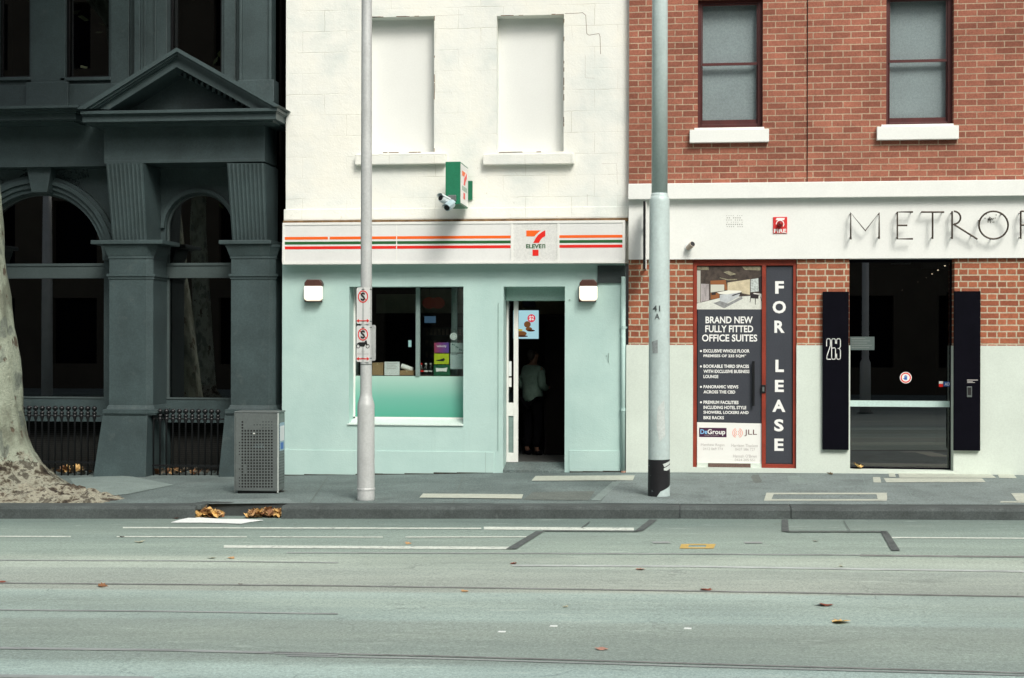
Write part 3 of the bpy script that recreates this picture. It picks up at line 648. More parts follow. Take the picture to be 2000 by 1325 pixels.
# ground floor windows: transom, sill, glass, room behind
def gwin(ab, zsp, ztr0, ztr1):
    a, b_ = ab; c = (a+b_)/2; r = (b_-a)/2; y = YG2+.10
    f = MB(); f.box(a, b_, y-.06, y+.05, Z2(543), Z2(515)); f.box(a, b_, y-.075, y-.0605, Z2(519), Z2(514)); f.box(a, b_, y-.08, y+.05, zs0-.10, zs0); f.box(a, b_, y-.10, y-.081, zs0-.03, zs0+.005)
    f.box(a, a+.03, y-.03, y+.03, zs0, zsp); f.box(b_-.03, b_, y-.03, y+.03, zs0, zsp)
    f.ring(c, zsp, r-.03, r+.004, y-.03, y+.03, 28, 0, math.pi)
    wo = f.build('window', M['dark_lt'], gb, bevel=.0)
    p = MB(); pts = [(a+.01, zs0)]+[(x, z) for x, z in arch_pts(a+.01, b_-.01, zsp)]+[(b_-.01, zs0)]
    p.prism(pts, y+.006, y+.014); p.build('pane', M['glass_dark'], wo)
M['dark_lt'] = pbr('grey_window_paint', (.062, .084, .084), .4, var=.12, vs_=4)
gwin(w1, zsp1, 0, 0); gwin(w2, zsp2, 0, 0)
for a, b_ in (w1, w2):
    q = MB(); q.box(a, b_, YG2+.24, YG2+.28, -.5, Z2(825)); q.build('louvre', M['grille'], gb)
q = MB(); q.wall(XL, XR, -.5, ztopb, YG2+4, YG2+4.1, []); q.box(XL, XL+.1, YG2+.3, YG2+4, -.5, ztopb); q.box(XR-.1, XR, YG2+.75, YG2+4, -.5, ztopb); q.box(XL, XR, YG2+.45, YG2+4, Z2(228), Z2(222)); q.box(XL, XR, YG2+.3, YG2+4.1, -.5, -.4)
q.box(XL, XR, YU+.3, YG2+4.1, ztopb, ztopb+.1)
q.build('interior', M['void'], gb)

# ------------------------------------------------------------------ white building with the shop
wb = thing('white_building', 'white painted block building with two blind windows above a pale teal shopfront', 'building', (-3.0, D, -.06))
xa = WX(558.5, YW, 200); xb = WX(1229, YW, 200)
zled = WZ(429, YW, 900)
mb = MB(); rec = []
for a, c, t_, b_ in ((716, 848, 33, 298), (970, 1101, 30, 297)):
    rec.append(R(a, t_, c, b_, YW))
mb.wall(xa, xb, WZ(517, YW, 900), 9.2, YW, YW+.4, rec); mb.build('upper_wall', M['ashlar'], wb)
for r_ in rec:
    q = MB(); q.box(r_[0]-.01, r_[1]+.01, YW+.20, YW+.36, r_[2]-.01, r_[3]+.01); q.build('blind_window', M['infill'], wb)
for a, c in ((693, 870), (943, 1121)):
    q = MB(); q.rect(a, 300, c, 321, YW-.10, YW-.001); q.build('sill', M['ashlar'], wb, bevel=.012)
q = MB(); x0, x1, z0, z1 = R(556, 406, 1226, 429, YW-.035); q.box(xa-.02, xb-.01, YW-.035, YW-.002, z0, z1); q.build('string_course', M['ashlar'], wb, bevel=.012)
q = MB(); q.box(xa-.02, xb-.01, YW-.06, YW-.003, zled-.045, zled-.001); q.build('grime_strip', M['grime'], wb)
q = MB(); q.box(xa-.05, xb, YW-.05, YW+.5, 9.2, 9.45); q.build('parapet', M['white'], wb)
# stepped crack
q = MB(); pts = [(1103, 27), (1128, 26), (1138, 25), (1144, 30), (1146, 66), (1150, 69), (1170, 66), (1172, 72), (1173, 106)]
for (a, b_), (c, d) in zip(pts[:-1], pts[1:]):
    (x0, z0), (x1, z1) = W(a, b_, YW-.001), W(c, d, YW-.001); q.tube([(x0, YW+.001, z0), (x1, YW+.001, z1)], .0034, 5)
q.build('crack', M['grime'], wb)
for seg in ([(1143, 108), (1143, 152), (1162, 153)], [(1176, 320), (1204, 320), (1206, 360)], [(1147, 402), (1147, 380)], [(1180, 430), (1180, 405), (1210, 404)], [(850, 31), (905, 29)], [(560, 35), (568, 37)]):
    q = MB()
    for (a, b_), (c, d) in zip(seg[:-1], seg[1:]):
        (x0, z0), (x1, z1) = W(a, b_, YW-.001), W(c, d, YW-.001); q.tube([(x0, YW+.0008, z0), (x1, YW+.0008, z1)], .0015, 5)
    q.build('crack', M['grime'], wb)
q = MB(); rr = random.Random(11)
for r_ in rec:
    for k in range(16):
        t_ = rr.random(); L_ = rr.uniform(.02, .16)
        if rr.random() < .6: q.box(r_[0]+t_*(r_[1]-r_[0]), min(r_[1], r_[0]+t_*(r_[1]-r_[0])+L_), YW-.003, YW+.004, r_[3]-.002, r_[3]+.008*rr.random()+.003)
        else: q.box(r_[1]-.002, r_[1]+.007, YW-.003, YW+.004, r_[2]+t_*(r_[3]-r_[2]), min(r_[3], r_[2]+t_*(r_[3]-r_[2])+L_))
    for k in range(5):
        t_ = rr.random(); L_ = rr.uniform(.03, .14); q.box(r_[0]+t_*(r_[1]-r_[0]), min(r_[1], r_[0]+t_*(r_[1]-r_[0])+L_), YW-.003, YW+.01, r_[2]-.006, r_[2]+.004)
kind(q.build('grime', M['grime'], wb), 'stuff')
# teal shopfront wall
xt0 = WX(551, YT, 700); xt1 = WX(1221, YT, 700)
win = R(682, 560, 905, 829, YT); door = R(983, 560, 1103, 935, YT)
door = (door[0], door[1], -.5, door[3]); zt1 = WZ(515, YT, 900)
mb = MB(); mb.wall(xt0, xt1, -.5, zt1, YT, YT+.34, [win, door]); mb.build('shopfront_wall', M['teal'], wb)
q = MB(); q.box(xt0, door[0]-.12, YT-.012, YT-.001, -.5, WZ(880, YT, 700)); q.box(door[1]+.06, xt1, YT-.012, YT-.001, -.5, WZ(880, YT, 1150)); q.build('plinth', M['teal'], wb, bevel=.006)
q = MB()
for l_, t_, r_, b_ in ((972.8, 592, 973.3, 880), (948, 884, 948.6, 924), (1188, 690, 1189.2, 708), (1184, 694, 1185, 697), (1111, 585, 1114, 586.5)): q.rect(l_, t_, r_, b_, YT-.0135, YT-.0004)
q.build('hairline_joint', pbr('joint_line_paint', (.27, .37, .34), .7), wb)  # darker teal for joint lines and a small crack
def base_shadow_dirt(x0, x1, y, parent):  # dark strip along the wall foot, painting in contact shadow together with dirt
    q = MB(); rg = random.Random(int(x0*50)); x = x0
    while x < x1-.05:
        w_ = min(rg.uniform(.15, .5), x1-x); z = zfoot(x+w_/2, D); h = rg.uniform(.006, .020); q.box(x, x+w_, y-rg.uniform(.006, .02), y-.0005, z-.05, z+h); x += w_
    kind(q.build('base_shadow_dirt', M['shadow_dirt'], parent), 'stuff')
M['shadow_dirt'] = pbr('dark_shadow_and_dirt', (.035, .032, .026), .95, var=.5, vs_=10)
base_shadow_dirt(xt0, door[0]-.13, YT-.012, wb); base_shadow_dirt(door[1]+.07, xt1-.05, YT-.012, wb)
# window: sloping sill, frame, glass, frosted film
ys = YT+.26
q = MB(); zc = win[2]; q.add([(win[0]-.02, YT-.02, zc), (win[1]+.001, YT-.02, zc), (win[1]+.001, ys+.06, zc+.075), (win[0]-.02, ys+.06, zc+.075), (win[0]-.02, YT-.02, zc-.015), (win[1]+.001, YT-.02, zc-.015), (win[1]+.001, ys+.06, zc-.015), (win[0]-.02, ys+.06, zc-.015)], [(0, 1, 2, 3), (7, 6, 5, 4), (0, 4, 5, 1), (1, 5, 6, 2), (2, 6, 7, 3), (3, 7, 4, 0)]); q.build('sill', pbr('pale_teal_sill', (.60, .70, .65), .5, var=.06, vs_=4), wb)
fw0, fw1, fz0, fz1 = win[0]-.02, win[1]+.02, R(690, 560, 905, 820, ys)[2], win[3]+.02
f = MB(); t_ = .03; M['alu'] = pbr('grey_green_aluminium', (.22, .30, .28), .4, metal=.2)
zm = WZ(735, ys, 800)
f.box(fw0, fw1, ys, ys+.05, fz0, fz0+.035); f.box(fw0, fw0+.045, ys, ys+.05, fz0, fz1); f.box(fw1-.045, fw1, ys, ys+.05, fz0, fz1)
wo = f.build('window', M['trim_white'], wb)
f = MB(); x0, x1, _, _ = R(812, 560, 820, 735, ys); f.box(x0, x1, ys-.005, ys+.05, zm, fz1); x0, x1, _, _ = R(882, 560, 893, 735, ys+.3); f.box(x0, x1, ys+.28, ys+.33, zm, fz1); f.build('mullion', M['alu'], wo)
p = MB(); p.box(fw0+.04, fw1-.04, ys+.02, ys+.028, zm, fz1); p.build('pane', M['glass_clear'], wo)
p = MB(); p.box(fw0+.04, fw1-.04, ys+.012, ys+.03, fz0+.03, zm); p.build('frosted_pane', M['frost'], wo)
# doorway: fascia, threshold, sliding door leaf
yd = YT+.30
q = MB(); x0, x1, z0, z1 = R(980, 558, 1106, 588, yd-.08); q.box(door[0]+.001, door[1]-.001, yd-.08, yd, z0, z1+.05); q.build('door_fascia', M['teal_dark'], wb, bevel=.02)
q = MB(); zb = .10
q.add([(door[0], YT-.01, .02), (door[1], YT-.01, .02), (door[1], yd+.1, zb), (door[0], yd+.1, zb), (door[0], YT-.01, -.4), (door[1], YT-.01, -.4), (door[1], yd+.1, -.4), (door[0], yd+.1, -.4)], [(0, 1, 2, 3), (7, 6, 5, 4), (0, 4, 5, 1), (1, 5, 6, 2), (2, 6, 7, 3), (3, 7, 4, 0)])
q.build('threshold', M['foot'], wb)
yl = yd+.05; f = MB()
def rr_(a, b_, c, d): return R(a, b_, c, d, yl)
zdt = WZ(584, yl, 1000); zdb = WZ(903, yl, 1000)
x0, x1, _, _ = rr_(1003, 590, 1012, 900); f.box(x0, x1, yl, yl+.045, zdb, zdt)
xl0 = WX(905, yl); x2, x3, _, _ = rr_(905, 590, 911, 900); f.box(x2, x3, yl, yl+.045, zdb, zdt)
for a, b_ in ((885, 903), (787, 813)):
    f.box(x3, x0, yl+.001, yl+.044, WZ(b_, yl, 1000), WZ(a, yl, 1000))
xj, xj1, _, _ = rr_(989, 590, 993, 900); f.box(xj, xj1, yl-.001, yl+.046, zdb+.001, zdt-.001)
dl = f.build('door', M['trim_white'], wb, bevel=.004)
p = MB(); p.box(xj1, x0, yl+.018, yl+.026, WZ(787, yl, 1000), zdt); p.build('pane', M['glass_clear'], dl)
p = MB(); p.box(xj1, x0, yl+.018, yl+.026, WZ(885, yl, 1000), WZ(813, yl, 1000)); p.build('kick_panel', M['alu'], dl)
for a, b_, m_ in ((706, 735, M['paper']), (738, 756, M['vinyl_white'])):
    p = MB(); x2, x3, z0, z1 = R(993.5, a, 999, b_, yl+.012); p.box(x2, x3, yl+.012, yl+.0175, z0, z1); p.build('sticker', m_, dl)
# shop room
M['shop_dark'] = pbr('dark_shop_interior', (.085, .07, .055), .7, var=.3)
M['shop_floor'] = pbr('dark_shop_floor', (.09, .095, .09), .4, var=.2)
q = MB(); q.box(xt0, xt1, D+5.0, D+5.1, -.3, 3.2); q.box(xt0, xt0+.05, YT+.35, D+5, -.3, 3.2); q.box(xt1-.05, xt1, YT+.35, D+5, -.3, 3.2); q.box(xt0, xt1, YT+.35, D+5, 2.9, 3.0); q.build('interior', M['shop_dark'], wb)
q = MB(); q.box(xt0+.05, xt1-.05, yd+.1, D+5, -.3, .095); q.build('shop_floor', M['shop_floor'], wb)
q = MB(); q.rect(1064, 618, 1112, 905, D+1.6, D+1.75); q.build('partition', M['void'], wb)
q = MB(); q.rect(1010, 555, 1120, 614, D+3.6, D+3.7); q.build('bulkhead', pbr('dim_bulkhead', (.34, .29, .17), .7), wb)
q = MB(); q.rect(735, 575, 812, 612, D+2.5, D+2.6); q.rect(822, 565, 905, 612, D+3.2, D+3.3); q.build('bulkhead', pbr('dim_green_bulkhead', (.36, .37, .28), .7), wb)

# ------------------------------------------------------------------ red brick building on the right
bb = thing('brick_building', 'red brick building with a white band over a lease door and a black glass entrance', 'building', (3.2, D, .03))
xb0 = WX(1228.5, YB, 200); xb1 = 10.0; xpil = WX(1577, YBP, 200)
zstr0, zstr1 = WZ(389, YB-.15, 1300), WZ(358.5, YB-.15, 1300)
zbd0 = WZ(507, YB-.05, 1300)
M['brick_up'].node_tree.nodes
wins = [R(1363, -3, 1490, 249, YB), R(1731, -12, 1863, 245, YBP)]
dx = wins[1][0]-wins[0][0]
wins.append((wins[1][0]+dx, wins[1][1]+dx, wins[1][2], wins[1][3]))
ztop = 9.0
mb = MB(); mb.wall(xb0, xpil, zstr0, ztop, YB, YB+.4, [wins[0]]); mb.build('upper_wall', M['brick_up'], bb)
mb = MB(); mb.wall(xpil+.006, xb1, zstr0, ztop, YBP, YBP+.4, wins[1:]); mb.build('upper_wall', M['brick_up'], bb)
q = MB(); q.box(xpil-.002, xpil+.008, YB-.002, YB+.05, zstr1, ztop); q.build('step_shadow_gap', M['ink_black'], bb)  # black strip paints in the shadow and gap at the wall step
for wi, (h, yw) in enumerate(zip(wins, (YB, YBP, YBP))):
    y = yw+.10; x0, x1, z0, z1 = h; f = MB()
    fw = .045; f.box(x0, x0+fw, y, y+.10, z0, z1); f.box(x1-fw-.01, x1, y, y+.10, z0, z1); f.box(x0+fw, x1-fw-.01, y, y+.1, z1-fw, z1); f.box(x0+fw, x1-fw-.01, y, y+.1, z0, z0+.055)
    wo = f.build('window', M['redwood'], bb, bevel=.004)
    zm = z0+(z1-z0)*.505; sx0, sx1 = x0+fw+.004, x1-fw-.014
    for nm, za, zb_, yy in (('lower_sash', z0+.058, zm+.01, y+.045), ('upper_sash', zm-.02, z1-fw-.003, y+.020)):
        s_ = MB(); t_ = .016; bt = .062 if nm == 'lower_sash' else .035
        s_.box(sx0, sx0+t_, yy, yy+.022, za, zb_); s_.box(sx1-t_, sx1, yy, yy+.022, za, zb_); s_.box(sx0+t_, sx1-t_, yy, yy+.022, za, za+bt); s_.box(sx0+t_, sx1-t_, yy, yy+.022, zb_-.02, zb_)
        so_ = s_.build(nm, M['redwood'], wo)
    p = MB(); p.box(sx0+t_, sx1-t_, y+.055, y+.060, z0+.1, z1-.07); p.build('pane', M['glass_clear'], wo)
    p = MB(); p.box(x0+.02, x1-.02, y+.13, y+.135, z0+.02, z1-.02); p.build('blind', M['blind'], wo)
for (a, t_, c, b_), yw in (((1347, 253, 1502, 278), YB), ((1713, 246.5, 1873, 272.5), YBP)):
    q = MB(); x0, x1, z0, z1 = R(a, t_, c, b_, yw-.08); q.box(x0, x1, yw-.08, yw-.001, z0, z1); q.box(x0+.06, x1-.06, yw-.05, yw+.099, z1, z1+.03); q.build('sill', M['white'], bb, bevel=.006)
q = MB(); q.box(xb0-.004, xb1, YB-.15, YB+.01, zstr0, zstr1); q.build('string_course', M['white'], bb, bevel=.008)
q = MB(); q.box(xb0, xb1, YB-.05, YB+.3, zbd0, zstr0-.001); q.build('fascia_band', M['white'], bb)
zdd = WZ(674, YB-.015, 1300)
lease = R(1353, 508, 1556, 920, YB); ent = R(1658.5, 508, 1864, 930, YB)
lz0 = WZ(914, YB, 1450); lease = (lease[0], lease[1], lz0, zbd0+.01); ent = (ent[0], ent[1], WZ(919, YB, 1760), zbd0+.01)
for a, b_ in ((xb0, lease[0]), (lease[1], ent[0]), (ent[1], xb1)):
    mb = MB(); mb.box(a, b_, YB, YB+.34, zdd, zbd0-.001); mb.build('brick_pier', M['brick_low'], bb)
mb = MB(); mb.wall(xb0-.03, xb1, -.4, zdd-.001, YB-.016, YB+.34, [(lease[0]+.004, lease[1]-.004, lease[2], 9), (ent[0]+.012, ent[1]-.012, ent[2], 9)]); mb.build('dado', M['dado'], bb)
# lease door
yf = YB+.02
f = MB(); a, b_, z0, z1 = lease; xm0 = WX(1488, yf); xm1 = WX(1496, yf)
f.box(a+.004, WX(1361, yf), yf, yf+.12, z0, z1-.012); f.box(WX(1549, yf), b_-.004, yf, yf+.12, z0, z1-.012); f.box(WX(1361, yf), WX(1549, yf), yf, yf+.12, WZ(519, yf, 1450), z1-.012); f.box(xm0, xm1, yf, yf+.12, z0, WZ(519, yf, 1450)-.0005); f.box(xm1, WX(1549, yf), yf, yf+.12, z0, WZ(907, yf, 1520))
fo = f.build('door_frame', M['redframe'], bb, bevel=.004)
d_ = MB(); yp_ = yf+.03; d_.box(WX(1361, yf)+.003, xm0-.003, yp_, yp_+.05, WZ(907, yf, 1420), WZ(519.5, yf, 1420)); d_.box(xm1+.001, WX(1549, yf)-.001, yp_+.001, yp_+.051, WZ(906.5, yf, 1520), WZ(519.5, yf, 1520))
do = d_.build('door', M['black_panel'], bb)
q = MB(); hx = WX(1471.5, yp_-.05); q.tube([(hx, yp_-.05, WZ(793, yp_-.05, 1471)), (hx, yp_-.05, WZ(706, yp_-.05, 1471))], .017, 10)
for py in (722, 780): q.tube([(hx, yp_-.05, WZ(py, yp_, 1471)), (hx, yp_+.004, WZ(py, yp_, 1471))], .011, 8)
q.build('handle', M['dark_metal'], do, smooth=False)
q = MB(); q.rect(1486.5, 752, 1495.5, 768, yf-.012, yf-.001); lk = q.build('lock', M['dark_metal'], do, bevel=.003)
q = MB(); q.rect(1489, 756, 1493, 765, yf-.016, yf-.0125); q.build('lock_plate', M['steel'], lk)
q = MB(); q.rect(1361.5, 904.5, 1488, 914, yf+.012, yf+.11); q.build('door_sill', M['dado'], bb)
q = MB(); q.rect(1383, 905.5, 1466, 913, yf+.004, yf+.0115); q.build('door_vent', pbr('brown_mesh', (.13, .085, .07), .8, var=.3, vs_=60), bb)
# glass entrance
yg = YB+.20; a, b_, z0, z1 = ent
f = MB(); f.box(a+.001, a+.022, yg-.03, yg+.05, z0, z1-.012); f.box(b_-.022, b_-.001, yg-.03, yg+.05, z0, z1-.012); f.box(a+.022, b_-.022, yg-.03, yg+.05, z0+.001, z0+.02); f.box(a+.022, b_-.022, yg-.03, yg+.05, z1-.05, z1-.013)
eo = f.build('entrance', M['black_panel'], bb)
M['glass_ent'] = glass_mat('dark_entrance_glass', (.45, .47, .48), .11)
p = MB(); p.box(a+.022, b_-.022, yg, yg+.012, z0+.02, z1-.05); p.build('pane', M['glass_ent'], eo)
M['strip'] = pbr('frosted_strip', (.47, .62, .58), .5, var=.03)
p = MB(); x0, x1, zz0, zz1 = R(1658, 783, 1862, 795, yg-.004); p.box(a+.022, b_-.022, yg-.005, yg-.001, zz0, zz1); p.build('frosted_strip', M['strip'], eo)
q = MB(); q.box(a-.3, b_+.6, yg+4.6, yg+4.7, -.3, 3.0); q.box(a-.35, a-.3, yg+.12, yg+4.7, -.3, 3); q.box(b_+.6, b_+.65, yg+.12, yg+4.7, -.3, 3); q.box(a-.35, b_+.65, yg+.12, yg+4.7, z1+.12, z1+.2); q.box(a-.35, b_+.65, yg+.12, yg+4.7, -.3, z0); q.build('interior', M['void'], bb)
q = MB(); q.rect(1742, 510, 1779, 516, yg+.05, yg+.12); q.build('door_closer', M['galv'], eo)
q = MB(); q.rect(1800, 509, 1845, 525, yg+1.2, yg+1.25); q.build('ceiling_panel', pbr('dim_blue_panel', (.10, .13, .15), .6), eo)
q = MB(); q.box(xb0, xb1, YB-.05, YB+.5, ztop, ztop+.3); q.build('parapet', M['white'], bb)
q = MB(); q.box(xb0+.1, xb1, YB+.42, YB+.5, zbd0, ztop); q.box(lease[0]-.2, lease[1]+.2, YB+.36, YB+.42, -.3, 3.0); q.build('backing_wall', M['void'], bb)
for k, (px, py, r_) in enumerate(((1859, 511, .022), (1845.5, 519.5, .013), (1832, 528, .012), (1820.5, 535.5, .011), (1809, 543, .008), (1793, 551, .008), (1762, 567, .009))):
    ydl = yg+.5+k*.45; x0, zz = W(px, py, ydl); dlm = MB(); dlm.lathe(x0, ydl, [(r_*.6, zz-r_*.5), (r_, zz), (r_*.6, zz+r_*.5)], 10)
    tag(dlm.build('downlight', plain('downlight_glow', (1, .8, .5), .5, emit=3.2 if k < 4 else .5, ecol=(1, .78, .5))), 'small warm downlight inside the black glass entrance, %s of the receding row' % ('largest', 'second', 'third', 'fourth', 'fifth, dim,', 'sixth, dim,', 'last and farthest')[k], 'downlight', 'downlights in the entrance lobby')
# signs on the brick building ------------------------------------------------
for k, (l, t_, r_, b_) in enumerate(((1607, 570, 1658, 879), (1863.5, 569, 1915, 880.5))):
    yp2 = YB-.07; lb = ('tall black panel carrying the white number 263 left of the glass entrance', 'tall black panel with a keypad right of the glass entrance')[k]
    rt = thing('entrance_board', lb, 'board', (W((l+r_)/2, b_, yp2)[0], yp2, W(l, b_, yp2)[1]), 'black panels beside the glass entrance')
    x0, x1, z0, z1 = R(l, t_, r_, b_, yp2); q = MB(); q.box(x0, x1, yp2, YB-.0165, z0, z1); q.build('panel', M['black_panel'], rt, bevel=.004)
    if k == 0:
        # condensed numerals drawn as strokes
        q = MB(); yy = yp2-.003; ww = 1.05
        def stroke(pts, wpx=1.5):
            for (ax, ay), (bx, by) in zip(pts[:-1], pts[1:]):
                dx_, dy_ = bx-ax, by-ay; L_ = math.hypot(dx_, dy_); nx, ny = -dy_/L_*wpx/2, dx_/L_*wpx/2; ex, ey = dx_/L_*wpx/2, dy_/L_*wpx/2
                q.quadpoly([(ax-ex+nx, ay-ey+ny), (bx+ex+nx, by+ey+ny), (bx+ex-nx, by+ey-ny), (ax-ex-nx, ay-ey-ny)], yy, yp2-.0005)
        L0 = 1614.5
        stroke([(L0, 676), (L0, 665), (L0+1.5, 662), (L0+6, 662), (L0+7.5, 665), (L0+7.5, 675), (L0+.5, 696), (L0+.5, 702), (L0+8, 702)])
        L0 = 1624.3
        stroke([(L0+7.5, 671), (L0+7.5, 665), (L0+6, 662), (L0+1.5, 662), (L0, 665), (L0, 699), (L0+1.5, 702), (L0+6, 702), (L0+7.5, 699), (L0+7.5, 682), (L0+6, 679.5), (L0, 680.5)])
        L0 = 1634
        stroke([(L0, 671), (L0, 665), (L0+1.5, 662), (L0+6, 662), (L0+7.5, 665), (L0+7.5, 677), (L0+5.5, 681), (L0+3, 681)]); stroke([(L0+5.5, 681), (L0+7.5, 685), (L0+7.5, 699), (L0+6, 702), (L0+1.5, 702), (L0, 699), (L0, 692)])
        q.build('number', M['ink_white'], rt)
    else:
        q = MB(); yy = yp2-.014; q.rect(1888.5, 755.5, 1898.5, 776, yy, yp2-.001); kp = q.build('keypad', M['steel'], rt, bevel=.003)
        q = MB(); q.rect(1890, 757, 1897, 772, yy-.003, yy-.0005); q.build('keypad_face', M['ink_black'], kp)
        q = MB(); q.rect(1888.5, 742, 1910, 743.3, yp2-.002, yp2-.0003); q.rect(1889, 744.8, 1900, 745.8, yp2-.002, yp2-.0003); q.rect(1889, 747, 1904, 748, yp2-.002, yp2-.0003); q.build('small_print', M['ink_grey'], rt)
# stickers on the glass entrance
yst = yg-.002
rt = thing('warning_sticker', 'round red rimmed hand warning sticker on the black glass door', 'sticker', (W(1769, 749, yst)[0], yst, W(1769, 749, yst)[1]))
cx, cz = W(1769, 738, yst); r0 = 11/145
q = MB(); q.disc(cx, cz, r0, r0, yst-.001, y1=yst+.0005); q.build('rim', M['vinyl_white'], rt)
q = MB(); q.ring(cx, cz, r0*.68, r0*.88, yst-.0025, yst-.0012); q.build('ring', M['red'], rt)
q = MB(); bl = plain('blue_ink', (.02, .12, .42), .5)
q.box(cx-.018, cx+.018, yst-.0025, yst-.0012, cz-.028, cz+.005)
for k in range(4): q.box(cx-.018+k*.0095, cx-.011+k*.0095, yst-.0025, yst-.0012, cz+.005, cz+.025+(.008 if k in (1, 2) else 0))
q.box(cx-.03, cx-.0185, yst-.0025, yst-.0012, cz-.018, cz-.006)
q.build('hand_symbol', bl, rt)
rt = thing('security_sticker', 'small red and blue sticker at the right edge of the black glass door', 'sticker', (W(1848, 756, yst)[0], yst, W(1848, 756, yst)[1]))
q = MB(); q.rect(1834, 745, 1842, 750, yst-.001, yst+.0005); q.build('white_half', M['vinyl_white'], rt)
q = MB(); q.rect(1834, 750.3, 1842, 756, yst-.001, yst+.0005); q.build('red_half', M['red'], rt)
q = MB(); q.rect(1843, 746, 1861, 755, yst-.001, yst+.0005); q.build('blue_half', bl, rt)
ptext('ADT', 1845, 747.5, 1859, 753.5, yst-.002, M['vinyl_white'], rt, .02)
ym = yg-.002; rt = thing('opening_hours_sticker', 'pale grey rectangular notice on the left of the black glass door', 'sticker', (W(1683, 684, ym)[0], ym, W(1683, 684, ym)[1]))
q = MB(); q.rect(1660.5, 658, 1708, 684, ym-.001, ym+.0005); q.build('film', pbr('grey_film', (.085, .115, .11), .5, var=.1), rt)
q = MB()
for k in range(5): q.rect(1663, 661+k*4.4, 1690+((k*37) % 14), 662.4+k*4.4, ym-.002, ym-.0011)
q.build('small_print', pbr('dull_print', (.16, .19, .18), .5), rt)
# letters of wire over the entrance
LY = YB-.05; LF = LY-.10
nm = thing('wire_letters', 'thin bronze wire letters spelling METROP across the white band', 'lettering sign', (W(1820, 470, LF)[0], LY, W(1820, 470, LF)[1]))
M['bronze'] = plain('dark_bronze_rod', (.045, .032, .022), .45, metal=.3)
def wl(name, strokes, arcs=(), pegs=()):
    q = MB(); r_ = .0118
    for st in strokes: q.tube([(W(a, b_, LF)[0], LF, W(a, b_, LF)[1]) for a, b_ in st], r_, 7)
    for (cx, cy, rx, ry, a0, a1) in arcs:
        q.tube([(W(cx+rx*math.cos(math.radians(t_)), cy+ry*math.sin(math.radians(t_)), LF)[0], LF, W(cx+rx*math.cos(math.radians(t_)), cy+ry*math.sin(math.radians(t_)), LF)[1]) for t_ in fr(a0, a1, 28)], r_, 7)
    lo_ = q.build('letter', M['bronze'], nm)
    p = MB()
    for a, b_ in pegs:
        x, z = W(a, b_, LF); p.tube([(x, LF+.005, z), (x, LY-.0005, z)], .007, 6)
    p.build('peg', M['bronze'], lo_)
wl('M', [[(1661.5, 468), (1661.5, 416), (1690, 451), (1717, 416), (1717, 467)]], (), [(1661.5, 418), (1661.5, 464), (1717, 418), (1717, 463)])
wl('E', [[(1783, 414.5), (1752.5, 414.5), (1752.5, 467), (1783, 467)], [(1752.5, 440.5), (1772, 440.5)]], (), [(1752.5, 416), (1752.5, 464), (1781, 414.5)])
wl('T', [[(1799, 414.5), (1844, 414.5)], [(1821.5, 414.5), (1821.5, 467)]], (), [(1801, 414.5), (1842, 414.5), (1821.5, 464)])
wl('R', [[(1859.5, 467), (1859.5, 413)], [(1862, 438), (1909, 467.5)]], [(1863, 425.5, 13, 12.5, -90, 90)], [(1859.5, 416), (1859.5, 464), (1899, 461)])
wl('O', [], [(1940.5, 440, 28.5, 27, 0, 360)], [(1957, 419), (1937, 467), (1914, 430)])
wl('P', [[(1993.5, 467), (1993.5, 413)], [(1993.5, 413), (2001, 413)], [(1993.5, 440), (2001, 440)]], [(2001, 426.5, 13, 13.5, -90, 90)], [(1993.5, 416), (1993.5, 464)])
nb = LF
# the little plant knot inside the O
q = MB(); rr = random.Random(5)
for k in range(40):
    a_ = rr.uniform(0, 6.28); d_ = abs(rr.gauss(0, 5.5)); x, z = W(1932+d_*1.3*math.cos(a_), 429+d_*.8*math.sin(a_), LY-.004)
    q.box(x-.006, x+.006, LY-.004, LY-.001, z-.006, z+.006)
q.build('speckle', pbr('dull_speckle', (.20, .20, .18), .7), nm)
# fire alarm plate
yfp = LY-.012; rt = thing('fire_alarm_sign', 'small red FIRE alarm plate with a red dome on the white band', 'fire sign', (W(1523, 456, yfp)[0], LY, W(1523, 456, yfp)[1]))
q = MB(); q.rect(1510, 424, 1537.5, 456, yfp, LY-.0005); q.build('plate', plain('alarm_red', (.62, .03, .03), .45), rt, bevel=.002)
q = MB(); q.quadpoly([(1517, 426), (1533, 426), (1531.5, 430.5), (1515, 430.5)], yfp-.002, yfp-.0003); q.build('label_strip', M['ink_white'], rt)
ptext('FIRE', 1511.5, 447.5, 1536, 455, yfp-.0012, M['ink_white'], rt, .03)
cx, cz = W(1523.5, 438, yfp); q = MB(); q.ring(cx, cz, .044, .055, yfp-.003, yfp-.0004, 28, -.7, 3.2); q.build('ring_mark', M['ink_white'], rt)
q = MB(); q.tube([(cx, yfp-.0005, cz), (cx, yfp-.05, cz), (cx, yfp-.075, cz), (cx, yfp-.085, cz)], [.036, .036, .024, .004], 16); q.build('strobe_dome', plain('dark_red_dome', (.30, .012, .012), .25), rt, smooth=True)
# perforated vent
rt = thing('wall_vent', 'small square of drilled vent holes in the white band', 'vent', (W(1434, 444, LY)[0], LY, W(1434, 444, LY)[1]))
q = MB(); yv = LY-.002; rr = random.Random(2)
for i in range(8):
    for j in range(6):
        if (i*j+i) % 5 == 4: continue
        x, z = W(1419.5+i*4.2+(j % 2)*.8, 421.5+j*4.3, yv); q.disc(x, z, .0055+.003*((i*3+j*5) % 3)/2, .0055+.003*((i*3+j*5) % 3)/2, yv, 8, LY-.0003)
q.build('vent_holes', pbr('grey_hole', (.36, .36, .33), .8), rt)
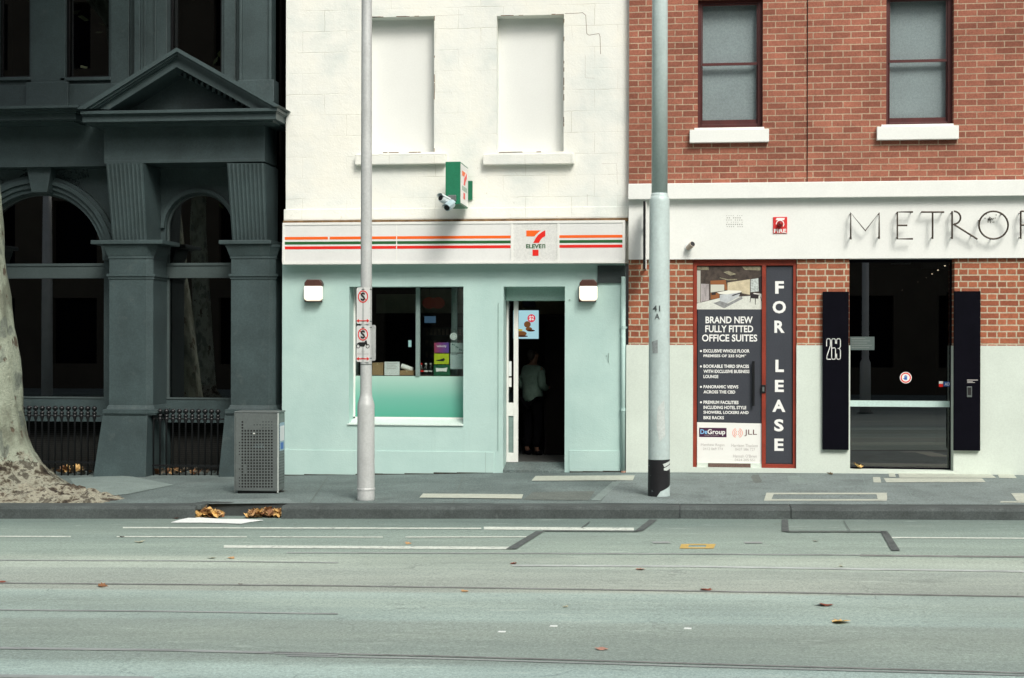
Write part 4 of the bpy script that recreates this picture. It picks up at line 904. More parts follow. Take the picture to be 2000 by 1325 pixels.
# turret camera under the band
rt = thing('security_camera', 'single white cylinder camera on the white band beside the thick pole', 'camera', (W(1349, 482, LY)[0], LY, W(1349, 482, LY)[1]))
x, z = W(1345, 483, LY-.04); q = MB(); q.tube([(x, LY-.0005, z), (x, LY-.012, z)], .05, 16); q.tube([(x, LY-.013, z), (x, LY-.045, z)], .03, 12); q.build('base', M['cam_white'], rt)
q = MB(); q.tube([(x-.01, LY-.05, z-.015), (x+.05, LY-.13, z+.035)], [.036, .040], 14); q.build('barrel', pbr('beige_plastic', (.46, .40, .34), .4), rt, smooth=False)
q = MB(); q.tube([(x+.0505, LY-.131, z+.0355), (x+.053, LY-.135, z+.0375)], .032, 14); q.build('lens', M['dark_metal'], rt)
# lease posters on the door
yq = yp_-.003
po = thing('lease_poster', 'grey office suites poster with a kitchen photo on the red framed door', 'poster', (W(1425, 905, yq)[0], yq, W(1425, 905, yq)[1]), 'lease posters on the red framed door')
q = MB(); q.rect(1362.5, 603.5, 1488, 828, yq, yq+.002); q.build('grey_sheet', M['charcoal'], po)
q = MB(); q.quadpoly([(1361.5, 825), (1488, 827.5), (1488, 906), (1361.5, 904)], yq-.001, yq+.0021); q.build('white_sheet', M['vinyl_white'], po)
# kitchen photograph: flat printed shapes
def PIC(shapes, y, parent, name, m_):
    q = MB()
    for k, s_ in enumerate(shapes): q.quadpoly(s_, y-.0002*k, y+.0009)
    return q.build(name, m_, parent)
def pt(*a): return [(1360+x/1883*135, 515+y/1325*95) for x, y in a]
ph = PIC([pt((20, 75), (1790, 75), (1790, 1250), (15, 1250))], yq-.001, po, 'photo_ceiling', pbr('print_brown', (.055, .042, .034), .5, var=.6, vs_=14))
PIC([pt((15, 1250), (15, 1090), (640, 940), (1790, 860), (1790, 1250))], yq-.002, po, 'photo_floor', pbr('print_floor', (.62, .64, .58), .5, var=.1, vs_=9))
PIC([pt((850, 520), (1460, 430), (1460, 850), (850, 740))], yq-.0021, po, 'photo_wall', pbr('print_cream', (.55, .48, .33), .5, var=.2, vs_=10))
PIC([pt((390, 575), (760, 575), (760, 740), (390, 790))], yq-.0022, po, 'photo_splashback', plain('print_pale', (.55, .56, .48)))
PIC([pt((385, 470), (800, 450), (850, 720), (770, 720), (760, 575), (385, 570)), pt((390, 800), (640, 800), (620, 940), (390, 980))], yq-.0024, po, 'photo_timber', plain('print_timber', (.26, .10, .035)))
PIC([pt((125, 550), (345, 560), (345, 1000), (125, 1050))], yq-.0026, po, 'photo_fridge', pbr('print_steel', (.36, .33, .33), .4, var=.5, vs_=12, stretch=(3, 1, .3)))
PIC([pt((20, 190), (115, 190), (110, 1070), (20, 1070))], yq-.0027, po, 'photo_post', plain('print_post', (.45, .45, .40)))
PIC([pt((460, 1080), (650, 1020), (860, 1090), (1240, 890), (1260, 960), (760, 1220))], yq-.0030, po, 'photo_rug', pbr('print_rug', (.24, .25, .25), .5, var=.3, vs_=25))
PIC([pt((640, 850), (840, 830), (840, 1080), (640, 1020)), pt((840, 830), (1200, 790), (1160, 900), (840, 1080))], yq-.0033, po, 'photo_island', pbr('print_grey', (.46, .49, .50), .5, var=.15, vs_=10))
PIC([pt((560, 790), (880, 730), (1200, 740), (1240, 780), (840, 840), (640, 830))], yq-.0038, po, 'photo_worktop', plain('print_white', (.75, .75, .66)))
PIC([pt((960, 880), (1000, 850), (1240, 780), (1245, 800), (1000, 885)), pt((1480, 800), (1600, 850), (1700, 860), (1690, 960), (1470, 940)), pt((1700, 370), (1790, 340), (1790, 820), (1700, 760)), pt((410, 800), (530, 790), (530, 850), (410, 860)),
     pt((1470, 940), (1490, 940), (1470, 1060), (1455, 1060)), pt((1600, 940), (1620, 940), (1615, 1120), (1600, 1120)), pt((1740, 900), (1760, 900), (1785, 1020), (1770, 1020))], yq-.0042, po, 'photo_dark_shapes', plain('print_black', (.02, .016, .018)))
PIC([pt((1560, 800), (1780, 830), (1780, 855), (1560, 830))], yq-.0049, po, 'photo_table', plain('print_white', (.72, .72, .68)))
PIC([pt((1480, 430), (1690, 400), (1700, 760), (1480, 780))], yq-.0045, po, 'photo_window', pbr('print_window', (.45, .50, .48), .5, var=.4, vs_=40))
PIC([pt((640, 380), (860, 430), (1110, 420), (1110, 445), (860, 460), (640, 400)), pt((740, 235), (880, 200), (1090, 290), (930, 330)), pt((1240, 80), (1750, 80), (1740, 190), (1320, 170)), pt((30, 85), (330, 85), (340, 180), (30, 170))], yq-.0024, po, 'photo_ducts', pbr('print_duct', (.24, .22, .15), .5, var=.5, vs_=25))
tl = yq-.0022; IW = M['ink_white']
for s_, l, t_, r_, b_, bo in (('BRAND NEW', 1378, 618.5, 1470, 632, .022), ('FULLY FITTED', 1377.5, 636, 1471, 649.5, .022), ('OFFICE SUITES', 1371, 653.5, 1479, 667.5, .022), ('EXCLUSIVE WHOLE FLOOR', 1374, 682.5, 1464, 689, .03), ('PREMISES OF 235 SQM*', 1374, 692.5, 1457.5, 699, .03),
                             ('BOOKABLE THIRD SPACES', 1374, 712.5, 1463, 719, .03), ('WITH EXCLUSIVE BUSINESS', 1374, 722.6, 1464, 729, .03), ('LOUNGE', 1374, 732.6, 1403, 739, .03), ('PANORAMIC VIEWS', 1374, 752.7, 1442, 759, .03), ('ACROSS THE CBD', 1374, 762.8, 1436, 769, .03),
                             ('PREMIUM FACILITIES', 1374, 783, 1442.5, 789.5, .03), ('INCLUDING HOTEL STYLE', 1374, 793, 1457.5, 799.5, .03), ('SHOWERS, LOCKERS AND', 1374, 803, 1462, 809.8, .03), ('BIKE RACKS', 1374, 813, 1414, 819.3, .03)):
    ptext(s_, l, t_, r_, b_, tl, IW, po, bo)
q = MB()
for py in (686, 716, 756, 786): x, z = W(1369, py, tl); q.disc(x, z, .014, .014, tl, 12, tl+.001)
q.build('bullet_point', M['ink_white'], po)
q = MB(); q.rect(1365.5, 836, 1419, 854, yq-.003, yq-.0012); q.build('agency_badge', plain('plum', (.055, .012, .045), .5), po)
ptext('De', 1368, 839, 1381.5, 848, yq-.0042, plain('sky_blue', (.25, .55, .85), .5), po, .02); ptext('Group', 1381.8, 838.8, 1416.5, 851.5, yq-.0042, IW, po, .02)
ptext('PROPERTY & PROJECTS', 1376, 849.8, 1404, 851.8, yq-.0042, M['ink_grey'], po)
q = MB(); cx, cz = W(1440.5, 846, yq-.003)
for k in (.012, .034, .055): 
    for sg in (0, math.pi): q.ring(cx, cz, k+.006, k+.013, yq-.003, yq-.0012, 18, sg-1.15, sg+1.15, sz=1.25 if k < .03 else (1.1 if k < .05 else 1.0))
q.build('ring_logo', plain('salmon', (.80, .25, .17), .5), po)
ptext('JLL', 1454, 839.5, 1478.5, 852.5, yq-.003, plain('dark_maroon', (.09, .012, .018), .5), po, .0)
for s_, l, t_, r_, b_ in (('Matthew Rogan', 1369, 866.5, 1415, 873), ('0412 069 774', 1373, 874.5, 1412, 879.5), ('Harrison Thackon', 1428.5, 867.5, 1480, 873.5), ('0437 586 727', 1436, 875.5, 1475, 880.5), ("Hannah O'Brien", 1432, 888, 1478, 894), ('0424 205 551', 1435, 896, 1474.5, 901)):
    ptext(s_, l, t_, r_, b_, yq-.003, M['ink_grey'], po)
pl = thing('lease_banner', 'narrow charcoal banner reading FOR LEASE down the side panel', 'poster', (W(1522, 905, yq)[0], yq, W(1522, 905, yq)[1]), 'lease posters on the red framed door')
q = MB(); q.box(xm1+.003, WX(1549, yf)-.004, yq, yq+.003, WZ(906, yf, 1520), WZ(520.5, yf, 1520)); q.build('banner_sheet', M['charcoal'], pl)
for s_, l, t_, r_, b_ in (('F', 1514, 549.5, 1531, 574), ('O', 1509, 588, 1535, 612.5), ('R', 1512.5, 626.5, 1532.5, 650.5), ('L', 1514.5, 703, 1531, 727), ('E', 1513.5, 742.5, 1531, 766), ('A', 1508.5, 781, 1534, 805), ('S', 1512, 819, 1530.5, 843), ('E', 1512.5, 857, 1530.5, 881)):
    ptext(s_, l, t_, r_, b_, yq-.0015, IW, pl, .035)
# thin projecting sign at the corner, drain pipe
rt = thing('projecting_sign', 'thin dark projecting sign seen edge on, behind the thick pole', 'sign', (WX(1258, YB-.5), YB-.1, WZ(530, YB-.5, 1258)))
xs0 = WX(1256, YB-.66, 460); xs1 = WX(1261, YB-.66, 460); zs_0 = WZ(526, YB-.66, 1258); zs_1 = WZ(393, YB-.66, 1258)
q = MB(); q.box(xs0, xs1, YB-.66, YB-.16, zs_0, zs_1); q.build('panel', M['dark_metal'], rt, bevel=.004)
q = MB(); q.box(xs0+.005, xs1-.005, YB-.159, YB-.051, zs_1-.3, zs_1-.26); q.box(xs0+.005, xs1-.005, YB-.159, YB-.001, zs_0+.05, zs_0+.09); q.build('bracket', M['dark_metal'], rt)
q = MB(); q.box(xs1+.0005, xs1+.004, YB-.65, YB-.17, zs_0+.01, zs_1-.01); q.build('white_face', M['vinyl_white'], rt)
pd = thing('drain_pipe', 'pale teal drain pipe at the right edge of the shopfront', 'pipe', (WX(1217.5, YT-.05), YT-.05, 0))
x = WX(1217.5, YT-.05, 700); q = MB(); q.tube([(x, YT-.048, .02), (x, YT-.048, WZ(541, YT, 1217))], .030, 14); q.build('tube', M['teal'], pd, smooth=True)
q = MB()
for py in (800, 640): z = WZ(py, YT, 1217); q.tube([(x, YT-.048, z-.02), (x, YT-.048, z+.02)], .035, 14); q.box(x-.05, x+.05, YT-.02, YT-.001, z-.012, z+.012)
q.build('clip', M['teal'], pd)
q = MB(); q.tube([(x+.004, YT-.05, -.02), (x+.004, YT-.05, .03)], .034, 12); q.build('shoe', pbr('terracotta', (.45, .24, .17), .8), pd)
# dark junction box under the right end of the shop sign
q = MB(); q.rect(1167, 519, 1221, 553, YT-.03, YT-.001); tag(q.build('junction_box', pbr('dark_box', (.03, .042, .042), .6), bevel=.004), 'dark flat junction box tucked under the right end of the shop sign', 'box')

# ------------------------------------------------------------------ shop fascia sign
YS = D-.26
x0, _, z0, _ = R(551.5, 434.5, 700, 517, YS); _, x1, _, _ = R(700, 432, 1220.5, 514.5, YS)
zs0_, zs1_ = WZ(515.5, YS, 886), WZ(433, YS, 886)
fs = thing('shop_sign', 'long white shop fascia sign with orange, green and red stripes and a 7 ELEVEN emblem', 'shop sign', ((x0+x1)/2, YS, zs0_))
M['signface'] = pbr('white_acrylic', (.74, .75, .73), .35, var=.03, vs_=3, fine=.02)
M['signface2'] = pbr('white_acrylic_emblem_panel', (.70, .71, .68), .35, var=.02)
fw = .033
q = MB(); q.box(x0, x1, YS, YT-.001, zs0_, zs0_+fw); q.box(x0, x1, YS, YT-.001, zs1_-fw, zs1_); q.box(x0, x0+fw, YS, YT-.001, zs0_+fw, zs1_-fw); q.box(x1-fw, x1, YS, YT-.001, zs0_+fw, zs1_-fw); q.build('frame', M['trim_white'], fs, bevel=.004)
yp3 = YS+.008
xd = [WX(774.5, YS, 475), WX(997.5, YS, 475), WX(1002, YS, 475), WX(1088, YS, 475), WX(1092.5, YS, 475)]
q = MB(); q.box(x0+fw, xd[1], yp3, YT-.002, zs0_+fw, zs1_-fw); q.box(xd[4], x1-fw, yp3, YT-.002, zs0_+fw, zs1_-fw); q.build('panel', M['signface'], fs)
q = MB(); q.box(xd[2], xd[3], yp3+.001, YT-.002, zs0_+fw, zs1_-fw); q.build('emblem_panel', M['signface2'], fs)
q = MB(); q.box(xd[1], xd[2], YS+.001, YT-.002, zs0_+fw, zs1_-fw); q.box(xd[3], xd[4], YS+.001, YT-.002, zs0_+fw, zs1_-fw); q.box(xd[0]-.006, xd[0]+.006, yp3-.006, yp3-.0025, zs0_+fw, zs1_-fw); q.build('divider', M['trim_white'], fs)
for nm_, (pa, pb) in (('orange', (463.3, 468.6)), ('green', (472.7, 478.2)), ('red', (481.8, 487.4))):
    q = MB(); za_, zb_ = WZ(pb, yp3, 560), WZ(pa, yp3, 560)
    if nm_ == 'orange':
        xc_ = WX(640, yp3); q.box(x0+fw, xc_, yp3-.002, yp3-.0002, za_, zb_); q.box(xc_+.025, xd[1], yp3-.002, yp3-.0002, za_, zb_)
    else: q.box(x0+fw, xd[1], yp3-.002, yp3-.0002, za_, zb_)
    q.box(xd[4], x1-fw, yp3-.002, yp3-.0002, za_, zb_)
    q.build('stripe', M[nm_], fs)
yl_ = yp3-.0015
q = MB(); q.quadpoly([(1028, 450.5), (1056.5, 450.5), (1052.5, 453.2), (1048.5, 456.8), (1043.8, 462), (1028, 462)], yl_, yp3+.0008); q.build('numeral_bar', M['orange'], fs)
q = MB(); q.quadpoly([(1065, 449.8), (1065, 461.4), (1059.2, 464.8), (1056, 468.5), (1052.8, 474.8), (1041.5, 474.8), (1046, 465.9), (1050.7, 459.5), (1058.1, 453.7)], yl_, yp3+.0008); q.rect(1040.1, 488.1, 1051.8, 500, yl_, yp3+.0008); q.build('numeral_stem', M['red'], fs)
ptext('ELEVE', 1027.5, 477.2, 1057.8, 485.4, yl_, M['green'], fs, .03)
q = MB(); q.quadpoly([(1059.2, 485.4), (1059.2, 477.2), (1061, 477.2), (1061, 485.4)], yl_, yp3+.0008); q.quadpoly([(1063.2, 485.4), (1063.2, 478.7), (1065, 478.7), (1065, 485.4)], yl_, yp3+.0008); q.quadpoly([(1061, 478.7), (1061, 477.2), (1064, 477.2), (1065, 478.7)], yl_, yp3+.0008); q.build('lettering', M['green'], fs)

# ------------------------------------------------------------------ projecting box sign and its twin cameras
yb0, yb1 = D-.78, D-.10
xl_, xr_, zl_, zh_ = R(870, 316, 899, 399, yb0)
bs = thing('box_sign', 'green projecting box sign with a white face jutting out above the shop', 'sign', ((xl_+xr_)/2, yb1, zl_))
q = MB(); q.box(xl_, xr_, yb0, yb1, zl_, zh_); q.build('case', M['signgreen'], bs, bevel=.006)
q = MB(); q.box(xr_+.0005, xr_+.004, yb0+.02, yb1-.02, zl_+.02, zh_-.02); q.build('face', M['signface'], bs)
def side(pts, name, m_):   # (u along depth 0..1, v up 0..1) on the right face
    q = MB(); n = len(pts); P = [(yb0+.02+(yb1-yb0-.04)*u, zl_+.02+(zh_-zl_-.04)*v) for u, v in pts]
    q.add([(xr_+.0045, y, z) for y, z in P]+[(xr_+.0065, y, z) for y, z in P], [tuple(range(n)), tuple(range(2*n-1, n-1, -1))]+[(i, i+n, (i+1) % n+n, (i+1) % n) for i in range(n)]); q.build(name, m_, bs)
side([(.18, .84), (.62, .84), (.45, .72), (.18, .72)], 'numeral_bar', M['orange']); side([(.8, .85), (.8, .72), (.62, .6), (.56, .5), (.38, .5), (.48, .68)], 'numeral_stem', M['red']); side([(.36, .3), (.56, .3), (.56, .14), (.36, .14)], 'numeral_stem', M['red'])
side([(.16, .46), (.84, .46), (.84, .345), (.16, .345)], 'lettering', pbr('dim_green', (.35, .45, .38), .5))
q = MB(); q.box(xr_-.07, xr_-.03, yb1, YW-.001, zl_+.15, zh_-.15); q.box(xr_-.03, xr_+.05, YW-.03, YW-.001, zl_+.13, zh_-.17); q.build('bracket', M['signgreen'], bs)
cmr = thing('twin_camera', 'pair of silver bullet cameras hanging from the green box sign', 'camera', (WX(878, yb0-.1, 392), yb0-.02, WZ(392, yb0-.1, 878)))
xm_, zm_ = W(883, 388, yb0-.05); q = MB(); q.box(xm_-.055, xm_+.05, yb0-.06, yb0-.0005, zm_-.03, zm_+.045); q.tube([(xm_-.02, yb0-.05, zm_), (xm_-.05, yb0-.10, zm_-.04)], .022, 10); q.build('bracket', M['steel'], cmr, bevel=.006)
def bullet(pa, pb, ya, yb_, r_, m_):
    (xa_, za_), (xb_, zb_) = W(*pa, ya), W(*pb, yb_); a_ = Vector((xa_, ya, za_)); b2 = Vector((xb_, yb_, zb_)); d_ = (b2-a_).normalized()
    q = MB(); q.tube([a_, a_+d_*.01, b2-d_*.012, b2], [r_*.7, r_, r_, r_*.92], 16); o = q.build('camera_barrel', m_, cmr)
    q = MB(); q.tube([b2+d_*.0005, b2+d_*.006], r_*.72, 14); q.build('lens', M['dark_metal'], o)
    up = Vector((0, 0, 1)); s_ = d_.cross(up).normalized(); u_ = s_.cross(d_)
    q = MB(); n = 9; vs_ = []
    for t_ in (a_-d_*.005, b2+d_*.035):
        for k in range(n):
            an = math.radians(20+140*k/(n-1)); vs_ += [t_+s_*math.cos(an)*(r_+.006)+u_*math.sin(an)*(r_+.006), t_+s_*math.cos(an)*(r_+.010)+u_*math.sin(an)*(r_+.010)]
    fs_ = []
    for k in range(n-1):
        i = 2*k; j = i+2*n
        fs_ += [(i, i+2, j+2, j), (i+1, j+1, j+3, i+3), (i, i+1, i+3, i+2), (j, j+2, j+3, j+1)]
    fs_ += [(0, 2*n, 2*n+1, 1), (2*n-2, 2*n-1, 4*n-1, 4*n-2)]
    q.add(vs_, fs_); q.build('sun_shield', m_, o)
bullet((874, 394), (861, 387), yb0-.07, yb0-.18, .050, M['cam_white']); bullet((883, 399), (873, 406), yb0-.08, yb0-.22, .050, pbr('pale_blue_plastic', (.36, .47, .50), .35))
q = MB(); (xa_, za_), (xb_, zb_) = W(872, 392, yb0-.08), W(880, 398, yb0-.08)
q.tube([(xm_-.04, yb0-.055, zm_-.02), (xa_, yb0-.075, za_)], .018, 8); q.tube([(xm_-.01, yb0-.055, zm_-.025), (xb_+.02, yb0-.085, zb_)], .018, 8); q.build('arm', M['cam_white'], cmr)

# ------------------------------------------------------------------ wall lamps
def lamp(l, lab):
    rt = thing('wall_lamp', lab, 'wall lamp', (W(l+18, 587, YT)[0], YT, W(l+18, 587, YT)[1]), 'wall lamps on the shopfront')
    y0 = YT-.13; x0, x1, z0, z1 = R(l, 546, l+35.5, 588, y0); w_ = x1-x0; zc_ = z0+(z1-z0)*.70
    q = MB(); q.prism([(x0+.004, zc_), (x1-.004, zc_), (x1-.004, z1-.045), (x1-.04, z1), (x0+.04, z1), (x0+.004, z1-.045)], y0+.01, YT-.001); q.build('cap', M['brown'], rt, bevel=.012)
    q = MB(); q.box(x0-.012, x1-.02, YT-.05, YT-.0012, z0-.012, zc_-.002); q.build('backplate', M['brown'], rt, bevel=.01)
    q = MB(); q.prism([(x0, zc_-.002), (x0, z0+.03), (x0+.03, z0), (x1-.03, z0), (x1, z0+.03), (x1, zc_-.002)], y0, YT-.051); q.build('diffuser', M['lamp'], rt, bevel=.02)
lamp(593, 'white wall lamp with brown cap left of the shop window'); lamp(1131, 'white wall lamp with brown cap right of the open shop door')

# ------------------------------------------------------------------ sign pole with parking plates
gx, gy, gz = ground_pt(714.5, 977, zfoot); sc_ = F/(gy*math.cos(YAW)-gx*math.sin(YAW)) if False else None
def mpp(x, y): return (y*math.cos(YAW)-x*math.sin(YAW))/F
k_ = mpp(gx, gy)
sp = thing('sign_pole', 'slim silver sign pole with a thick lower sleeve in front of the shop window', 'pole', (gx, gy, gz))
zz = lambda py: WZ(py, gy, 714)
ox = WX(714, gy, 700)-gx
q = MB(); q.lathe(gx, gy, [(.096, gz-.02), (17.6*k_, gz+.02), (17.2*k_, gz+.05), (16.6*k_, zz(793)), (16.0*k_, zz(788)), (12.2*k_, zz(775)), (11.3*k_, zz(765)), (11.0*k_, zz(560)), (10.2*k_, zz(0)), (9.2*k_, 7.6)], 32); q.build('shaft', M['galv_light'], sp, smooth=True)
q = MB(); q.lathe(gx, gy, [(17.2*k_, zz(958)), (17.9*k_, zz(957)), (17.9*k_, zz(954)), (17.2*k_, zz(953))], 32); q.build('ring', M['galv_light'], sp)
def plate(lab, px, pt_, pb_, ang, wd, face, back=False):
    z0, z1 = WZ(pb_, gy, px), WZ(pt_, gy, px); hh = z1-z0
    rt = thing('parking_sign', lab, 'parking sign', (gx+math.sin(ang)*-.062*(1 if not back else -1), gy-math.cos(ang)*.062*(1 if not back else -1), z0), 'parking signs on the slim pole', rz=-ang if not back else -ang)
    s_ = 1 if not back else -1
    q = MB(); r_ = .018; hw = wd/2; pts = []
    for cx, cz, a0 in ((hw-r_, hh-r_, 0), (-hw+r_, hh-r_, 90), (-hw+r_, r_, 180), (hw-r_, r_, 270)):
        pts += [(cx+r_*math.cos(math.radians(a0+t_)), cz+r_*math.sin(math.radians(a0+t_))) for t_ in (0, 30, 60, 90)]
    q.prism(pts, -.0015, .0015); q.build('plate', M['signface'] if not back else M['galv_light'], rt, local=True)
    q = MB(); y_in = .0016 if not back else -.0016
    for zb_ in (.04, hh-.05): q.box(-.03, .03, min(y_in, y_in+.012*s_), max(y_in, y_in+.012*s_), zb_, zb_+.02)
    q.build('clamp', M['steel'], rt, local=True)
    if back: return
    y = -.004; cz = hh-.105 if face == 1 else hh-.10
    q = MB(); q.ring(0, cz, .058, .070, y, -.0016, 36); a_ = math.radians(45); d_ = .0035
    q.prism([(-.062*math.cos(a_)-d_, cz+.062*math.sin(a_)-d_), (-.062*math.cos(a_)+d_, cz+.062*math.sin(a_)+d_), (.062*math.cos(a_)+d_, cz-.062*math.sin(a_)+d_), (.062*math.cos(a_)-d_, cz-.062*math.sin(a_)-d_)], y+.0012, -.0017)
    az = .035
    q.box(-.06, .06, y, -.0016, az-.006, az+.006); q.prism([(-.09, az), (-.055, az+.02), (-.055, az-.02)], y, -.0016); q.prism([(.09, az), (.055, az-.02), (.055, az+.02)], y, -.0016); q.build('symbol', M['red'], rt, local=True)
    text('S', (-.031, .031, cz-.047, cz+.047), M['ink_black'], rt, y-.001, 'lettering', .03, local=True)
    if face == 2:
        mz = hh*.47
        q = MB(); q.ring(-.065, mz-.015, .018, .025, y, -.0016, 18); q.ring(.065, mz-.015, .018, .025, y, -.0016, 18)
        q.prism([(-.085, mz+.012), (-.05, mz+.03), (.02, mz+.03), (.035, mz+.05), (.05, mz+.05), (.065, mz-.01), (.035, mz+.005), (.02, mz-.02), (-.03, mz-.02), (-.06, mz+.002)], y, -.0016); q.build('motorbike_symbol', M['ink_black'], rt, local=True)
        gr = pbr('faded_print', (.50, .48, .46), .6)
        text('ON', (-.02, .025, mz-.085, mz-.065), gr, rt, y, 'small_print', 0, local=True); text('FOOTPATH', (-.075, .075, mz-.115, mz-.092), gr, rt, y, 'small_print', 0, local=True)
A_ = math.radians(22)
plate('upper no stopping plate, blank between ringed S and arrow, on the slim pole', 704, 562, 633, A_, .178, 1)
plate('lower no stopping plate with a black motorbike symbol on the slim pole', 705, 636.5, 707, A_, .178, 2)
plate('blank grey back of a sign plate showing right of the slim pole', 727, 635, 705, A_, .178, 0, True)
q = MB()
for py in (566, 628, 640, 700, 712): q.lathe(gx, gy, [(11.4*k_, zz(py)-.006), (11.4*k_, zz(py)+.006)], 28)
q.build('strap', M['steel'], sp)

# ------------------------------------------------------------------ thick light pole
gx2, gy2, gz2 = ground_pt(1287, 969, zfoot); k2 = mpp(gx2, gy2)
lp_ = thing('light_pole', 'thick tapered grey pole marked 41 A with a torn black band at its foot', 'pole', (gx2, gy2, gz2))
zz2 = lambda py: WZ(py, gy2, 1287)
sh = WX(1292.5, gy2, 200)-gx2
def tap(prof, name, m_, smooth=True, xtra=0):
    q = MB(); n = 40; vs_ = []
    for r_, z in prof:
        ox_ = sh*0.0
        for k in range(n): vs_.append((gx2+ox_+r_*math.cos(2*math.pi*k/n), gy2+r_*math.sin(2*math.pi*k/n), z))
    q.v = vs_; q.f = [(i*n+k, i*n+(k+1) % n, (i+1)*n+(k+1) % n, (i+1)*n+k) for i in range(len(prof)-1) for k in range(n)]+[tuple(range(n-1, -1, -1)), tuple((len(prof)-1)*n+k for k in range(n))]
    return q.build(name, m_, lp_, smooth=smooth)
zblk = zz2(897)
tap([(21.6*k2, gz2-.05), (21.5*k2, gz2+.02), (21.0*k2, zblk), (19.6*k2, zz2(395)), (19.2*k2, zz2(390)), (16.4*k2, zz2(382))], 'lower_shaft', M['galv'])
tap([(15.6*k2, zz2(381.5)), (15.2*k2, zz2(0)), (11*k2, 11.5)], 'upper_shaft', M['galv'])
tap([(16.6*k2, zz2(386)), (17.0*k2, zz2(383)), (15.8*k2, zz2(378))], 'collar', M['galv'])
q = MB(); q.tube([(gx2, gy2, 11.4), (gx2, gy2-.6, 11.8), (gx2, gy2-2.6, 12.0)], [.06, .05, .04], 10); q.box(gx2-.12, gx2+.12, gy2-3.2, gy2-2.5, 11.93, 12.05); q.build('lamp_arm', M['galv'], lp_)
# black band with a torn edge, wrapped round the shaft
def wrap(name, polys, rad, m_, lift):
    q = MB()
    for poly in polys:
        n = len(poly); P = []
        for px, py in poly:
            u = max(-.995, min(.995, (px-1286.6)/21.4)); a2_ = math.asin(u); P.append((a2_, zz2(py)))
        # triangle fan, finely cut along the angle
        c = (sum(p[0] for p in P)/n, sum(p[1] for p in P)/n)
        for i in range(n):
            a_, b2 = P[i], P[(i+1) % n]; m0 = 18; base = len(q.v); rows = []
            for s_ in range(m0+1):
                row = []
                for t_ in range(m0+1):
                    e0 = a_[0]+(b2[0]-a_[0])*t_/m0, a_[1]+(b2[1]-a_[1])*t_/m0
                    w2_ = s_/m0; an = c[0]+(e0[0]-c[0])*w2_; z = c[1]+(e0[1]-c[1])*w2_
                    rr2 = rad(z)+lift; q.v.append((gx2+rr2*math.sin(an), gy2-rr2*math.cos(an), z)); row.append(len(q.v)-1)
                rows.append(row)
            for s_ in range(m0):
                for t_ in range(m0): q.f.append((rows[s_][t_], rows[s_][t_+1], rows[s_+1][t_+1], rows[s_+1][t_]))
    return q.build(name, m_, lp_, norm=False)
radf = lambda z: (21.5+(21.0-21.5)*(z-gz2)/(zblk-gz2))*k2 if z < zblk else (21.0+(19.6-21.0)*(z-zblk)/(zz2(395)-zblk))*k2
blk = pbr('torn_black_paint', (.010, .010, .012), .5, var=.3, dirt=((.22, .26, .28), .64, .70, 16))
wrap('black_band', [[(1265.2, 897.5), (1308, 896.5), (1308, 935), (1308, 946), (1290, 958), (1281, 971), (1265.2, 972)]], radf, blk, .002)
wpeel = pbr('peeled_patch', (.55, .60, .57), .5, var=.1)
wrap('peeled_patch', [[(1294, 905), (1307.9, 898), (1307.9, 903), (1297, 911)], [(1296, 913), (1307.5, 906), (1307.9, 914), (1301, 918), (1296, 917)]], radf, wpeel, .0045)
wrap('grey_patch', [[(1272, 668), (1284, 664), (1284, 690), (1274, 690)]], radf, pbr('scuffed_patch', (.26, .29, .29), .6, var=.3, vs_=30), .003)
wrap('pale_streak', [[(1284, 795), (1297, 780), (1299, 850), (1287, 862), (1282, 830)]], radf, pbr('pale_scuff', (.50, .55, .53), .5, var=.1, vs_=10), .003)
def ptxt(s_, l, t_, r_, b_):
    rr2 = radf(zz2((t_+b_)/2))
    o = text(s_, (l, r_, -b_, -t_), pbr('grey_stencil', (.07, .085, .085), .6), None, 0, 'pole_number', .01, local=True)
    me = o.data
    for v in me.vertices:
        an = math.asin(max(-.99, min(.99, (v.co.x-1286.6)/20.4))); z = zz2(-v.co.z); v.co = (rr2*math.sin(an)+.004*math.sin(an), -rr2*math.cos(an)-.004*math.cos(an), z-gz2)
    o.parent = lp_
ptxt('41', 1274, 597.5, 1288.5, 609); ptxt('A', 1278, 613, 1287.5, 624.5)

# ------------------------------------------------------------------ litter bin
gxb, gyb, gzb = ground_pt(500, 964.5, zfoot); kb = mpp(gxb, gyb)
yf0 = gyb; xb_l, xb_r, zb0, zb1 = R(458, 807, 543.5, 963, yf0); dp = .30
lb_ = thing('litter_bin', 'perforated grey steel litter bin on the footpath beside the dark pilaster', 'bin', ((xb_l+xb_r)/2, yf0+dp/2, zb0))
q = MB(); q.box(xb_l+.003, xb_r-.003, yf0+.004, yf0+dp, zb0+.02, zb1); q.build('body', M['steel'], lb_, bevel=.012)
q = MB(); q.box(xb_l-.004, xb_r+.004, yf0-.004, yf0+dp+.004, zb1+.0005, zb1+.02); q.build('lid', M['steel'], lb_, bevel=.008)
q = MB(); q.box(xb_l+.03, xb_r-.03, yf0+.03, yf0+dp-.03, zb0-.02, zb0+.0195); q.build('foot', M['dark_metal'], lb_)
q = MB(); q.box(xb_r-.012, xb_r+.004, yf0-.003, yf0+.012, zb0+.005, zb1); q.build('corner_trim', M['steel_edge'], lb_, bevel=.003)
q = MB(); q.box(xb_l-.002, xb_l+.006, yf0-.001, yf0+.01, zb0+.005, zb1); q.build('corner_trim', M['steel'], lb_)
q = MB(); ho = MB(); rr = random.Random(4)
